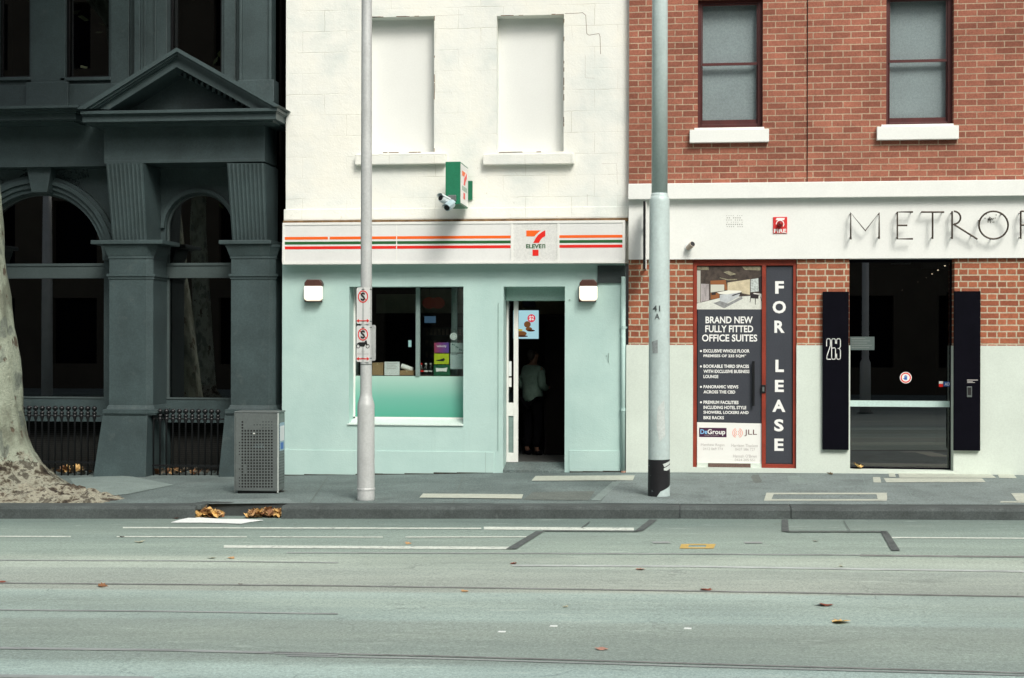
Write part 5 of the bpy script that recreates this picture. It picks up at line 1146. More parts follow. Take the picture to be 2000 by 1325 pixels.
for j in range(23):
    for i in range(12):
        px = 467.5+i*5.75; py = 824.5+j*5.75
        if i == 0 and not (7 <= j <= 11 or j in (16,) or j >= 19): continue
        if j < 3 and 2 <= i <= 7 and not (j == 1 and i > 4): continue
        if i == 2 and j in (15, 16, 17) : continue
        x, z = W(px, py, yf0); r_ = .0125 if i else .008
        if j < 3 and i > 4: r_ = .007
        ho.prism([(x+r_*math.cos(a*math.pi/4), z+r_*math.sin(a*math.pi/4)) for a in range(8)], yf0+.002, yf0+.0038)
ho.build('perforation', M['ink_black'], lb_)
q = MB()
for j in range(22):
    z = zb0+.10+j*(zb1-zb0-.2)/22
    for i in range(4):
        y = yf0+.05+i*.056; q.add([(xb_r-.0025, y, z), (xb_r-.0025, y+.02, z), (xb_r-.0025, y+.02, z+.02), (xb_r-.0025, y, z+.02)], [(0, 1, 2, 3)])
q.build('perforation', pbr('shaded_hole', (.05, .06, .06), .8), lb_)
xs_ = xb_r-.0015
q = MB(); q.box(xs_-.001, xs_+.001, yf0+.07, yf0+dp-.03, zb0+.50, zb0+.84); q.build('side_sticker', plain('pale_blue_sticker', (.28, .42, .50), .5), lb_)
q = MB(); q.box(xs_+.0012, xs_+.0025, yf0+.10, yf0+dp-.08, zb0+.52, zb0+.60); q.build('sticker_mark', plain('blue_mark', (.05, .16, .45), .5), lb_)
q = MB()
for k in range(4): q.box(xs_+.0012, xs_+.0025, yf0+.09+k*.045, yf0+.115+k*.045, zb0+.62, zb0+.80)
q.build('sticker_letters', M['vinyl_white'], lb_)
q = MB(); x, z = W(496, 847, yf0); q.disc(x, z, .012, .009, yf0+.001, 10, yf0+.0038); q.build('white_spot', M['vinyl_white'], lb_)
gs = plain('scratched_tag', (.20, .28, .29), .5); q = MB()
for k in range(4):
    (xa_, za_), (xb_, zb_) = W(495+k*5, 875, yf0), W(498+k*5, 868, yf0); (xc_, zc_) = W(500+k*5, 876, yf0)
    q.tube([(xa_, yf0+.003, za_), (xb_, yf0+.003, zb_), (xc_, yf0+.003, zc_)], .0022, 5)
q.build('scribble', gs, lb_)

# ------------------------------------------------------------------ plane tree at the left edge
ty = 16.55; tz = zfoot(-8, ty)
tx = WX(-22, ty, 780)
tr = thing('plane_tree', 'tall plane tree with mottled pale bark and spreading roots at the kerb', 'tree', (tx, ty, tz))
prof = [(1015, 1.38), (965, 1.15), (950, .98), (938, .86), (922, .72), (905, .60), (885, .52), (868, .465), (840, .43), (780, .39), (700, .37), (600, .355), (500, .345), (430, .335), (200, .33), (0, .325), (-150, .36)]
edge = {1015: 185, 965: 150, 950: 128, 938: 108, 922: 86, 905: 70, 885: 58, 868: 52, 840: 46, 780: 40, 700: 30, 600: 17, 500: 6, 430: -1, 200: -26, 0: -48, -150: -58}
q = MB(); n = 56; rings_ = 0; zprev = None
fine = []
for (p0, r0), (p1, r1) in zip(prof[:-1], prof[1:]):
    m_ = 4 if p0 > 840 else 5
    for s_ in range(m_): t_ = s_/m_; fine.append((p0+(p1-p0)*t_, r0+(r1-r0)*t_, edge[p0]+(edge[p1]-edge[p0])*t_))
fine.append((prof[-1][0], prof[-1][1], edge[prof[-1][0]]))
for py, r_, ex in fine:
    zc_ = WZ(py, ty, 0); xe = WX(ex, ty, py); xc_ = xe-r_
    low = max(0, min(1, (.9-zc_)/.9))
    for k in range(n):
        a_ = 2*math.pi*k/n
        lob = 1+.10*low*math.cos(5*a_+.4)+.05*low*math.cos(9*a_+1.3)
        p = Vector((math.cos(a_)*1.6, math.sin(a_)*1.6, zc_*1.1)); d_ = noise.noise(p*1.5)*.035+noise.noise(p*5)*(.010+.05*low*low)
        rr2 = r_*lob+d_; sy = 1-.28*low if math.sin(a_) < 0 else 1
        q.v.append((xc_+rr2*math.cos(a_), ty+rr2*math.sin(a_)*sy, zc_))
nr = len(fine)
q.f = [(i*n+k, i*n+(k+1) % n, (i+1)*n+(k+1) % n, (i+1)*n+k) for i in range(nr-1) for k in range(n)]+[tuple(range(n-1, -1, -1)), tuple((nr-1)*n+k for k in range(n))]
trunk = q.build('trunk', M['bark'], tr, smooth=True)
# root crust
q = MB(); nx, ny = 90, 26; xr0, xr1 = tx-1.6, WX(232, 15.9, 968); yr0, yr1 = 15.63, 17.5
for j in range(ny+1):
    for i in range(nx+1):
        u = i/nx; v_ = j/ny; x = xr0+(xr1-xr0)*u; y = yr0+(yr1-yr0)*v_*(1-.72*max(0, (u-.5)/.5)**.8)
        e_ = min(1, v_*7, (1-v_)*5, (1-u)*4)
        h = (.10+.05*(1-u)+.12*noise.noise(Vector((x*3, y*4, 0)))+.08*noise.noise(Vector((x*9, y*11, 3)))+.04*noise.noise(Vector((x*21, y*25, 7))))*max(0, e_)**.6
        q.v.append((x, y, zfoot(x, y)+max(-.02, h)-.015))
q.f = [(j*(nx+1)+i, j*(nx+1)+i+1, (j+1)*(nx+1)+i+1, (j+1)*(nx+1)+i) for j in range(ny) for i in range(nx)]
q.build('root_crust', M['root'], tr, smooth=False)
ztop_t = WZ(-150, ty, 0); xtop = WX(-58, ty, -150)-.36
rr = random.Random(21); q = MB(); tips = []
for k in range(7):
    a_ = 2*math.pi*k/7+rr.uniform(-.3, .3); L_ = rr.uniform(2.6, 4.0); p = Vector((xtop, ty, ztop_t-.15)); pts = [p]; d_ = Vector((math.cos(a_)*.55, math.sin(a_)*.55-.1, 1)).normalized()
    for s_ in range(7):
        d_ = (d_+Vector((rr.uniform(-.15, .15)+math.cos(a_)*.12, rr.uniform(-.15, .15)+math.sin(a_)*.12, .02))).normalized(); p = p+d_*L_/6; pts.append(p)
        if s_ >= 2: tips.append(p.copy())
        if s_ >= 2:
            e_ = p+Vector((rr.uniform(-1.2, 1.2), rr.uniform(-1.2, 1.2), rr.uniform(.1, 1.0))); q.tube([p, (p+e_)/2+Vector((0, 0, .1)), e_], [.05, .035, .012], 6); tips.append(e_); tips.append((p+e_)/2)
    q.tube(pts, [.20, .17, .14, .11, .09, .07, .05, .02], 9)
q.build('limb', M['bark'], tr, smooth=True)
q = MB()
for t_ in tips:
    for k in range(48):
        c = t_+Vector((rr.gauss(0, .42), rr.gauss(0, .42), rr.gauss(.1, .34)))
        if c.z < 6.25 or c.y > 18.6: continue
        s_ = rr.uniform(.07, .13); a1 = Vector((rr.uniform(-1, 1), rr.uniform(-1, 1), rr.uniform(-.4, .4))).normalized(); a2_ = a1.cross(Vector((rr.uniform(-.5, .5), rr.uniform(-.5, .5), 1))).normalized()
        q.add([c-a1*s_, c+a2_*s_*.8, c+a1*s_, c-a2_*s_*.8], [(0, 1, 2, 3)])
q.build('crown', LEAF['green'], tr, weld=False, norm=False)
# pale patch of asphalt heaved up by the roots
q = MB(); pp = [(135, 935), (245, 929), (340, 948), (250, 966), (170, 975), (150, 955)]
P = [Vector(ground_pt(*p_, zfoot)) for p_ in pp]; c = sum(P, Vector())/len(P)
m0 = 6
for i in range(len(P)):
    a_, b2 = P[i], P[(i+1) % len(P)]; rows = []
    for s_ in range(m0+1):
        row = []
        for t_ in range(m0+1):
            e_ = a_.lerp(b2, t_/m0); p_ = c.lerp(e_, s_/m0); q.v.append((p_.x, p_.y, zfoot(p_.x, p_.y)+.006+.035*(1-(s_/m0)**2))); row.append(len(q.v)-1)
        rows.append(row)
    for s_ in range(m0):
        for t_ in range(m0): q.f.append((rows[s_][t_], rows[s_][t_+1], rows[s_+1][t_+1], rows[s_+1][t_]))
kind(q.build('footpath_patch', M['foot_patch'], local=True, norm=False), 'structure')

# ------------------------------------------------------------------ iron railings in front of the dark openings
yrl = D+.10
def railing(px0, step, n, lab, y_off):
    rt = thing('iron_railing', lab, 'railing', (WX(px0+step*n/2, yrl, 860), yrl, zfoot(WX(px0+step*n/2, yrl), D)), 'iron railings between the dark pilasters')
    zt_, zb_ = WZ(813+y_off, yrl, 200), WZ(926+y_off, yrl, 200)
    q = MB(); xa_, xb_ = WX(px0-8, yrl), WX(px0+step*(n-1)+12, yrl)
    q.box(xa_, xb_, yrl-.012, yrl+.012, zt_-.010, zt_+.010); q.build('rail', M['dark_metal'], rt)
    q = MB(); q.box(xa_, xb_, yrl-.012, yrl+.012, WZ(906+y_off, yrl, 200), WZ(902+y_off, yrl, 200)); q.build('rail', M['dark_metal'], rt)
    proto = None
    for k in range(n):
        x = WX(px0+step*k, yrl, 860)
        if proto is None:
            q = MB(); q.lathe(x, yrl, [(.0125, zb_-.05), (.0125, zt_-.075), (.016, zt_-.06), (.030, zt_-.012), (.030, zt_+.012), (.018, zt_+.022)], 10)
            for zc_, r_ in ((zt_+.040, .029), (zt_+.105, .034)):
                q.lathe(x, yrl, [(r_*math.sin(math.pi*j/8)+.004, zc_-r_*math.cos(math.pi*j/8)) for j in range(9)], 12)
            q.lathe(x, yrl, [(.012, zt_+.05), (.010, zt_+.09)], 8)
            proto = q.build('baluster', M['dark_metal'], rt, smooth=True); x_first = x
        else:
            c = proto.copy(); C.objects.link(c); c.parent = rt; c.location = (x-x_first, 0, 0)
railing(44, 12.75, 12, 'short black iron railing with ball finials beside the tree trunk', 0)
railing(300, 12.55, 11, 'short black iron railing with ball finials between the two pilasters', 4)
# litter of dead leaves behind the railings and in the kerb gap
def leaf_poly(s_, curl, rg):
    pts = []; lob = [(0, .12), (.30, .10), (.28, .28), (.55, .25), (.42, .45), (.60, .62), (.30, .62), (.22, .80), (0, 1.0), (-.22, .80), (-.30, .62), (-.60, .62), (-.42, .45), (-.55, .25), (-.28, .28), (-.30, .10)]
    for x, y in lob: pts.append(Vector((x*s_, (y-.5)*s_, curl*s_*(abs(x)*1.2+(y-.5)**2*1.3)+rg.uniform(-.02, .02)*s_)))
    return pts
def leaf_into(q, c, s_, rg, curl=None, tilt=.4):
    curl = rg.uniform(.1, .5) if curl is None else curl
    m_ = Matrix.Rotation(rg.uniform(0, 6.28), 3, 'Z') @ Matrix.Rotation(rg.uniform(-tilt, tilt), 3, 'X') @ Matrix.Rotation(rg.uniform(-tilt, tilt), 3, 'Y')
    pts = [m_ @ p for p in leaf_poly(s_, curl, rg)]; zmin = min(p.z for p in pts)
    vs_ = [c+p-Vector((0, 0, zmin)) for p in pts]+[c+m_ @ Vector((0, 0, .02*s_))-Vector((0, 0, zmin))]
    n = len(pts); q.add(vs_, [(i, (i+1) % n, n) for i in range(n)])
def litter(name, areas, num, sz, m_, seed):
    rg = random.Random(seed); q = MB()
    for _ in range(num):
        x0, x1, y0, y1, fn, hgt = rg.choice(areas); u = rg.random(); x = x0+(x1-x0)*u; y = rg.uniform(y0, y1)
        h = hgt*max(0, 1-abs(2*u-1)**1.5)*rg.random()
        leaf_into(q, Vector((x, y, fn(x, y)+.004+h)), rg.uniform(*sz), rg, tilt=.9)
    return kind(q.build(name, m_, weld=False, norm=False), 'stuff')
a1_ = [(WX(95, D+.2), WX(186, D+.2), D+.13, D+.3, lambda x, y: zfoot(x, D), .05)]; a2_ = [(WX(297, D+.2), WX(432, D+.2), D+.12, D+.3, lambda x, y: zfoot(x, D), .05)]
for k, (m_, nn) in enumerate((('yellow', 4), ('brown', 9), ('dark', 12))):
    litter('leaf_litter', a1_, nn, (.08, .14), LEAF[m_], 30+k); litter('leaf_litter', a2_, nn+3, (.07, .12), LEAF[('tan', 'brown', 'dark')[k]], 40+k)
gapL = [(WX(388, 15.42, 1000), WX(432, 15.42, 1000), 15.34, 15.5, zroad, .07)]; gapR = [(WX(484, 15.42, 1000), WX(546, 15.42, 1000), 15.34, 15.52, zroad, .06)]
for k, m_ in enumerate(('tan', 'brown', 'yellow')):
    litter('leaf_litter', gapL, 20, (.06, .12), LEAF[m_], 50+k); litter('leaf_litter', gapR, 24, (.06, .12), LEAF[m_], 60+k)
q = MB(); xk0, xk1 = WX(377, 15.45, 984), WX(403, 15.45, 984); zk = lerp_tab(KTOP, (xk0+xk1)/2)
q.plan([(xk0, 15.36), (xk1-.03, 15.34), (xk1, 15.45), (xk1-.01, 15.6), (xk0, 15.6)], zk-.045, zk+.012); kind(q.build('kerb_slab', M['kerb'], bevel=.008), 'structure')
# white sheet in the gutter
pp = [(334, 1022), (352, 1017.5), (377, 1011), (396, 1013.5), (430, 1015), (478, 1015.5), (514, 1018.5), (488, 1021), (470, 1025), (440, 1023.5), (400, 1022.5), (360, 1022.5)]
P = [Vector(ground_pt(*p_, zroad)) for p_ in pp]; c = sum(P, Vector())/len(P); q = MB(); rg = random.Random(8)
vs_ = [(p_.x, p_.y, zroad(p_.x)+.003+rg.uniform(0, .008)) for p_ in P]; n = len(vs_)
q.add(vs_+[(x, y, z+.004) for x, y, z in vs_]+[(c.x, c.y, zroad(c.x)+.012), (c.x, c.y, zroad(c.x)+.016)], [((i+1) % n, i, 2*n) for i in range(n)]+[(i+n, (i+1) % n+n, 2*n+1) for i in range(n)]+[(i, (i+1) % n, (i+1) % n+n, i+n) for i in range(n)])
tag(q.build('paper_sheet', M['paper']), 'crumpled white sheet lying on the road beside the kerb gap', 'paper')
# single leaves
rg = random.Random(77)
for px, py, s_, m_, lab in (
    (1003, 1102, .11, 'red', 'small red-brown leaf on the upper road below the junction of white lines'), (1251, 1113, .15, 'pink', 'pinkish curled leaf on the road, second one below the thick pole'),
    (1378, 1153, .17, 'red', 'red-brown leaf on the dark joint line of the road'), (1609, 1183, .20, 'red', 'dark red flattened leaf on the road above the big yellow leaf'),
    (1642, 1217, .22, 'yellow', 'largest yellow leaf on the road, brown at one end'), (1175, 1269, .13, 'pink', 'pale pink leaf on the lowest part of the road'),
    (200, 1146, .15, 'brown', 'curled brown leaf on the left part of the road'), (2, 1138, .17, 'red', 'reddish leaf cut by the left edge of the photo'),
    (273, 1060, .16, 'pale', 'pale green leaf on the road left of the thick white line'), (414, 1091, .13, 'pale', 'pale leaf on the road, left one of a close pair'),
    (452, 1091.5, .12, 'tan', 'tan leaf on the road, right one of a close pair'), (238, 1049.5, .10, 'dark', 'dark leaf on the thin broken line'),
    (470, 1142, .07, 'dark', 'tiny dark leaf on the joint line left of centre'), (908, 1156, .11, 'tan', 'small tan leaf just under the long joint line'),
    (1104, 1186, .08, 'pale', 'tiny pale leaf in the middle of the road'), (797, 1063, .11, 'tan', 'tan leaf between the thin and the thick white lines'),
    (1593, 1058, .09, 'brown', 'small brown leaf right of the ochre mark'), (1643, 1107, .07, 'pale', 'tiny pale leaf on the pale joint at the right'), (344, 1013.5, .13, 'red', 'red leaf against the kerb beside the white sheet')):
    x, y, z = ground_pt(px, py, zroad); q = MB(); leaf_into(q, Vector((x, y, z+.003)), s_*.62, rg, curl=rg.uniform(.10, .30), tilt=.14)
    tag(q.build('fallen_leaf', LEAF[m_], weld=False, norm=False), lab, 'leaf', 'fallen leaves')
for px, py, s_, m_, lab in ((1620, 928, .14, 'tan', 'tan leaf on the footpath under the 263 panel'), (551, 961, .12, 'brown', 'brown leaf beside the foot of the litter bin')):
    x, y, z = ground_pt(px, py, zfoot); q = MB(); leaf_into(q, Vector((x, y, z+.004)), s_*.7, rg, curl=.3, tilt=.3)
    tag(q.build('fallen_leaf', LEAF[m_], weld=False, norm=False), lab, 'leaf', 'fallen leaves')
x, z = W(1675, 914, yg-.09); q = MB(); leaf_into(q, Vector((x, yg-.09, ent[2]+.022)), .13, rg, curl=.5, tilt=.4); tag(q.build('fallen_leaf', LEAF['yellow'], weld=False, norm=False), 'yellow leaf in the corner of the black glass entrance', 'leaf', 'fallen leaves')
for px, py, lab in ((1081, 1224.5, 'white scrap of paper on the road, middle one of three'), (980, 1235.5, 'white scrap of paper on the road, leftmost of three'), (1343, 1229, 'white scrap of paper on the road, rightmost of three')):
    x, y, z = ground_pt(px, py, zroad); q = MB(); q.plan([(x-.026, y-.018), (x+.024, y-.012), (x+.026, y+.02), (x-.02, y+.018)], z+.002, z+.006); tag(q.build('paper_scrap', M['paper']), lab, 'paper', 'paper scraps')

# ------------------------------------------------------------------ goods in the shop window
yc_ = ys+.085; zcount = WZ(733.5, yc_, 800)
q = MB(); q.box(win[0]+.02, win[1]-.02, yc_-.04, yc_+.5, zcount-.04, zcount); q.box(win[0]+.02, win[1]-.02, yc_+.4, yc_+.45, .1, zcount-.041); tag(q.build('window_counter', M['shop_dark']), 'dark counter behind the frosted strip of the shop window', 'counter')
def goods(name, rc, d_, m_, lab, cat='box', y=None, bev=.004):
    y = yc_ if y is None else y
    x0, x1, z0, z1 = R(*rc, y); q = MB(); q.box(x0, x1, y, y+d_, zcount if z0 < zcount+.05 else z0, z1); return tag(q.build(name, m_, bevel=bev), lab, cat)
def boxthing(name, rc, d_, lab, m_, y):
    x0, x1, z0, z1 = R(*rc, y); rt = thing(name, lab, 'box', ((x0+x1)/2, y+d_/2, zcount), 'boxes on the window counter')
    q = MB(); q.box(x0, x1, y, y+d_, zcount+.001, z1); q.build('carton', m_, rt, bevel=.003); q = MB(); q.box((x0+x1)/2-.012, (x0+x1)/2+.012, y-.001, y+d_+.001, z1-.03, z1+.001); q.build('tape', pbr('packing_tape', (.36, .27, .15), .35), rt)
boxthing('cardboard_box', (727, 709, 748, 734), .25, 'brown cardboard box beside the sign pole in the shop window', M['cardboard'], yc_)
boxthing('cardboard_box', (781, 724, 808, 734), .22, 'low cardboard tray under the white roll in the shop window', M['cardboard'], yc_+.01)
rt = thing('notice_stand', 'white printed notice standing on the window counter', 'notice', (W(765, 734, yc_)[0], yc_, zcount)); q = MB(); q.rect(751, 707, 780, 734, yc_-.01, yc_+.02); q.build('sheet', M['paper'], rt); q = MB()
for k in range(4): q.rect(755, 710+k*3.2, 776-3*(k % 2), 711+k*3.2, yc_-.012, yc_-.0105)
q.build('small_print', M['ink_grey'], rt)
q = MB(); (xa_, za_), (xb_, zb_) = W(784, 715, yc_+.08), W(806, 723, yc_+.08); q.tube([(xa_, yc_+.08, za_), (xb_, yc_+.08, zb_)], .036, 18); tag(q.build('paper_roll', M['vinyl_white'], smooth=False), 'white roll lying tilted on the cardboard tray', 'roll')
bot = glass_mat('clear_plastic', (.8, .85, .85), .06, .1)
for k, (px, cap) in enumerate(((823, 'red'), (831, 'vinyl_white'), (840, 'vinyl_white'))):
    x, z = W(px, 733, yc_+.05); rt = thing('plastic_bottle', 'clear plastic bottle with a %s label in the shop window, %s of three' % (('red', 'white', 'white')[k], ('leftmost', 'middle', 'rightmost')[k]), 'bottle', (x, yc_+.05+.02*k, zcount), 'bottles in the shop window')
    q = MB(); q.lathe(x, yc_+.05+.02*k, [(.028, zcount+.001), (.030, zcount+.02), (.029, zcount+.10), (.012, zcount+.135), (.011, zcount+.15)], 14); q.build('bottle_body', bot, rt, smooth=True)
    q = MB(); q.lathe(x, yc_+.05+.02*k, [(.0305, zcount+.05), (.0305, zcount+.068)], 14); q.build('bottle_label', M[cap], rt)
    q = MB(); q.lathe(x, yc_+.05+.02*k, [(.014, zcount+.1505), (.014, zcount+.17)], 10); q.build('cap', M[cap], rt)
goods('dark_canister', (811, 718, 818, 734), .05, M['ink_black'], 'small black canister left of the plastic bottles', 'canister')
yv_ = ys+.031
def sticker(name, rc, m_, lab, texts=(), y=None):
    y = yv_ if y is None else y; x0, x1, z0, z1 = R(*rc, y)
    rt = thing(name, lab, 'sticker', ((x0+x1)/2, y, z0), 'stickers on the shop window'); q = MB(); q.box(x0, x1, y, y+.002, z0, z1); q.build('sheet', m_, rt)
    for s_, r2, mm, bo in texts: ptext(s_, *r2, y-.001, mm, rt, bo)
    return rt
def two_tone():
    m, t, b = new_mat('purple_to_red_print'); tc = t.nodes.new('ShaderNodeTexCoord'); sx = t.nodes.new('ShaderNodeSeparateXYZ'); t.links.new(tc.outputs['Generated'], sx.inputs[0])
    t.links.new(ramp(t, sx.outputs[0], [(0, (.30, .04, .08)), (.45, (.20, .045, .20)), (1, (.10, .06, .30))]), b.inputs['Base Color']); b.inputs['Roughness'].default_value = .5; return m
sticker('window_sticker', (848, 669.5, 877, 689.5), two_tone(), 'purple and red velocity sticker, top of three stacked on the shop window', [('velocity', (853, 674, 872, 679.5), M['ink_white'], .01)])
rt = sticker('window_sticker', (848, 691, 877, 711.5), plain('lime', (.42, .52, .02), .5), 'lime green sticker, middle of three stacked on the shop window'); q = MB(); q.quadpoly([(850, 704), (860, 702.5), (867, 699.5), (869, 703), (866, 706), (855, 705.5)], yv_-.001, yv_-.0002); q.build('dark_motif', M['ink_black'], rt)
rt = sticker('window_sticker', (847, 713, 879, 734.5), plain('deep_green', (.012, .10, .045), .5), 'dark green sticker with a white bow shape, lowest of three stacked on the shop window'); q = MB(); q.quadpoly([(851, 718.5), (857, 719.5), (867, 719.5), (874, 718), (872, 726.5), (866, 725.5), (857, 725.5), (852, 726.5)], yv_-.001, yv_-.0002); q.build('white_bow', M['ink_white'], rt)
rt = sticker('window_notice', (880, 670, 904, 689), pbr('pale_notice', (.40, .50, .47), .6, var=.15, vs_=30), 'pale patterned notice at the top right of the window stickers')
q = MB()
for k in range(6): x, z = W(884+(k*7) % 18, 673+(k*5) % 14, yv_); q.disc(x, z, .010, .012, yv_-.001, 8, yv_-.0002)
q.build('dark_pattern', plain('dull_teal', (.10, .20, .18), .6), rt)
sticker('window_notice', (879.5, 691, 904, 721), pbr('pale_notice_sheet', (.45, .56, .54), .6, var=.05), 'plain pale notice sheet under the patterned one', [('NOTICE', (882, 692, 893, 694), M['ink_black'], .02)])
x, z = W(886, 657.5, yv_); q = MB(); q.disc(x, z, 7.3/145, 7.3/145, yv_, 24, yv_+.002); rt = thing('round_sticker', 'round pale sticker above the notices on the shop window', 'sticker', (x, yv_, z-.05)); q.build('disc', M['paper'], rt); q = MB(); q.ring(x, z, .030, .034, yv_-.001, yv_-.0002, 24); q.build('ring_mark', plain('pale_green_ink', (.35, .55, .42), .5), rt)
# dim things hanging deeper in the shop
yd_ = D+1.3
rt = thing('hanging_sign', 'dim orange oval sign hanging inside the shop window', 'sign', (W(846, 604, yd_)[0], yd_, W(846, 604, yd_)[1])); q = MB()
for cx_ in (838, 855): x, z = W(cx_, 592, yd_); q.disc(x, z, .10, .085, yd_, 24, yd_+.03)
q.build('oval', plain('orange_red', (.16, .035, .02), .5, emit=.05), rt); q = MB(); x, z = W(838, 580, yd_); q.tube([(x, yd_+.01, z), (x, yd_+.01, 2.9)], .004, 6); q.build('cord', M['dark_metal'], rt)
yd_ = D+2.4; rt = thing('wall_screen', 'small dim blue screen on the back wall behind the shop window', 'screen', (W(840, 632, yd_)[0], yd_, W(840, 632, yd_)[1])); q = MB(); q.rect(827, 616, 853, 633, yd_, yd_+.05); q.build('case', M['dark_metal'], rt); q = MB(); q.rect(829, 618, 851, 631, yd_-.004, yd_-.0005); q.build('display', plain('dim_blue', (.03, .06, .09), .4, emit=.5, ecol=(.05, .10, .16)), rt)
rt = thing('strip_light', 'short bright cyan light seen through the shop window', 'lamp', (W(800, 680, yd_)[0], yd_, W(800, 680, yd_)[1])); q = MB(); q.rect(797.5, 665, 803, 678, yd_, yd_+.02); q.build('tube', plain('cyan_glow', (.5, .8, .75), .4, emit=.45), rt); q = MB(); q.rect(796.5, 663, 804, 680, yd_+.021, yd_+.04); q.build('holder', M['dark_metal'], rt)
# shelves glimpsed in the dark
rt = thing('drink_fridge', 'dark drinks cabinet standing deep in the shop behind the window', 'fridge', (W(850, 760, D+3.4)[0], D+3.4, .1)); q = MB(); q.rect(826, 640, 905, 790, D+3.4, D+3.9); q.build('cabinet', pbr('dark_cabinet', (.14, .15, .13), .5), rt)
for k in range(4):
    q = MB(); q.rect(829, 655+k*22, 902, 657+k*22, D+3.36, D+3.3995); sh_ = q.build('shelf', M['steel'], rt)
    q = MB()
    for j in range(9): q.rect(831+j*8, 643+k*22, 836+j*8, 655+k*22, D+3.37, D+3.395)
    q.build('products', pbr('dim_products', (.30, .26, .22), .5, var=.7, vs_=9), sh_)
# menu screen inside the door
ytv = D+2.6; rt = thing('menu_screen', 'lit menu screen with hot dogs and a red price disc, inside the shop doorway', 'screen', (W(1032, 664, ytv)[0], ytv, W(1032, 664, ytv)[1]))
q = MB(); q.rect(1001, 604, 1053.5, 664, ytv, ytv+.06); q.build('case', M['dark_metal'], rt, bevel=.005)
def em(name, c, e): return plain(name, c, .4, emit=e, ecol=c, spec=.1)
q = MB(); q.rect(1002.5, 606.5, 1052, 662, ytv-.003, ytv-.0003); q.build('display', em('screen_blue', (.36, .60, .66), .62), rt)
q = MB(); x, z = W(1038, 622, ytv); q.disc(x, z, .062, .062, ytv-.006, 24, ytv-.0035); q.build('price_disc', em('screen_red', (.62, .04, .07), .6), rt)
ptext('$2', 1033, 617, 1043, 627, ytv-.007, em('screen_white', (.8, .7, .7), .6), rt, .03)
q = MB()
for cx_, cy_, rx_, ry_ in ((1030, 634, .052, .05), (1033, 643, .05, .03), (1018, 652, .085, .04)): x, z = W(cx_, cy_, ytv); q.disc(x, z, rx_, ry_, ytv-.0055+.0002*(cx_-1018)/10, 20, ytv-.0035)
q.build('bread_roll', em('screen_brown', (.20, .085, .03), .5), rt)
q = MB()
for cx_, cy_, rx_, ry_ in ((1037, 646, .062, .016), (1020, 657, .09, .014)): x, z = W(cx_, cy_, ytv-.002); q.disc(x, z, rx_, ry_, ytv-.0085, 20, ytv-.006)
q.build('sausage', em('screen_dark', (.07, .025, .012), .4), rt)
q = MB(); x, z = W(1015, 645, ytv-.002); q.disc(x, z, .05, .016, ytv-.0085, 20, ytv-.006); q.build('mustard', em('screen_yellow', (.55, .42, .05), .5), rt)
rt = thing('ceiling_monitor', 'small dark monitor hung above the menu screen', 'screen', (W(1037, 602, ytv)[0], ytv, W(1037, 602, ytv)[1])); q = MB(); q.rect(1020, 588, 1046, 601, ytv, ytv+.05); q.build('case', M['dark_metal'], rt); q = MB(); q.rect(1022, 590, 1044, 599, ytv-.003, ytv-.0003); q.build('display', plain('dim_screen', (.02, .02, .05), .3), rt)

# ------------------------------------------------------------------ the person inside the shop
yper = D+1.5; xper = WX(1040, yper, 780); zper = .096
pe = thing('person', 'person in a loose pale green shirt and dark trousers standing inside the shop doorway', 'person', (xper, yper, zper), rz=math.radians(58))
pe.scale = (.92, .92, .92)
def skin(name, pts, edges, m_, sub=2):
    me = bpy.data.meshes.new(name); me.from_pydata([p[:3] for p in pts], edges, []); o = bpy.data.objects.new(name, me); C.objects.link(o); o.parent = pe
    md = o.modifiers.new('skin', 'SKIN'); md.use_smooth_shade = True
    for i, p in enumerate(pts):
        sv = me.skin_vertices[0].data[i]; sv.radius = (p[3], p[4] if len(p) > 4 else p[3]); sv.use_root = (i == 0)
    sb = o.modifiers.new('sub', 'SUBSURF'); sb.levels = sub; sb.render_levels = sub
    me.materials.append(m_); return o
B = [(0, 0, .93, .12, .14), (0, 0, 1.12, .10, .13), (.0, 0, 1.31, .11, .15), (.012, 0, 1.44, .052), (.03, 0, 1.50, .060), (.040, 0, 1.575, .082, .074), (.02, 0, 1.635, .062)]
Ed = [(i, i+1) for i in range(6)]
def chain(par, pts):
    i0 = len(B)
    for k, p in enumerate(pts): B.append(p); Ed.append((par if k == 0 else i0+k-1, i0+k))
    return len(B)-1
for s_ in (-1, 1):
    w_ = chain(2, [(0, s_*.16, 1.365, .055), (-.045, s_*.215, 1.10, .040), (.17, s_*.165, 1.06, .028), (.225, s_*.15, 1.07, .030, .022)])
    for k, (dy, L_) in enumerate(((-.028, .055), (-.010, .07), (.010, .066), (.028, .05))):
        chain(w_, [(.255, s_*.15+dy, 1.075, .009), (.255+L_*.7, s_*.15+dy*.9, 1.068, .008), (.25+L_, s_*.15+dy*.8, 1.045, .007)])
    chain(w_, [(.225, s_*.105, 1.085, .010), (.26, s_*.095, 1.09, .008)])
    chain(0, [(0, s_*.085, .86, .088), (.02, s_*.095, .48, .056), (-.02, s_*.10, .085, .038), (.10, s_*.11, .032, .036, .028)])
skinm = pbr('skin', (.16, .085, .055), .6); shirt = pbr('pale_green_shirt', (.115, .18, .145), .8, var=.25, vs_=9); trou = pbr('dark_trousers', (.004, .004, .005), .95, spec=.02); hairm = pbr('dark_hair', (.02, .014, .010), .6)
body = skin('body', B, Ed, skinm)
S_ = [(.01, 0, .80, .18, .19), (.01, 0, 1.0, .175, .18), (.01, 0, 1.18, .165, .17), (0, 0, 1.34, .14, .165), (.008, 0, 1.43, .075)]; SE = [(0, 1), (1, 2), (2, 3), (3, 4)]
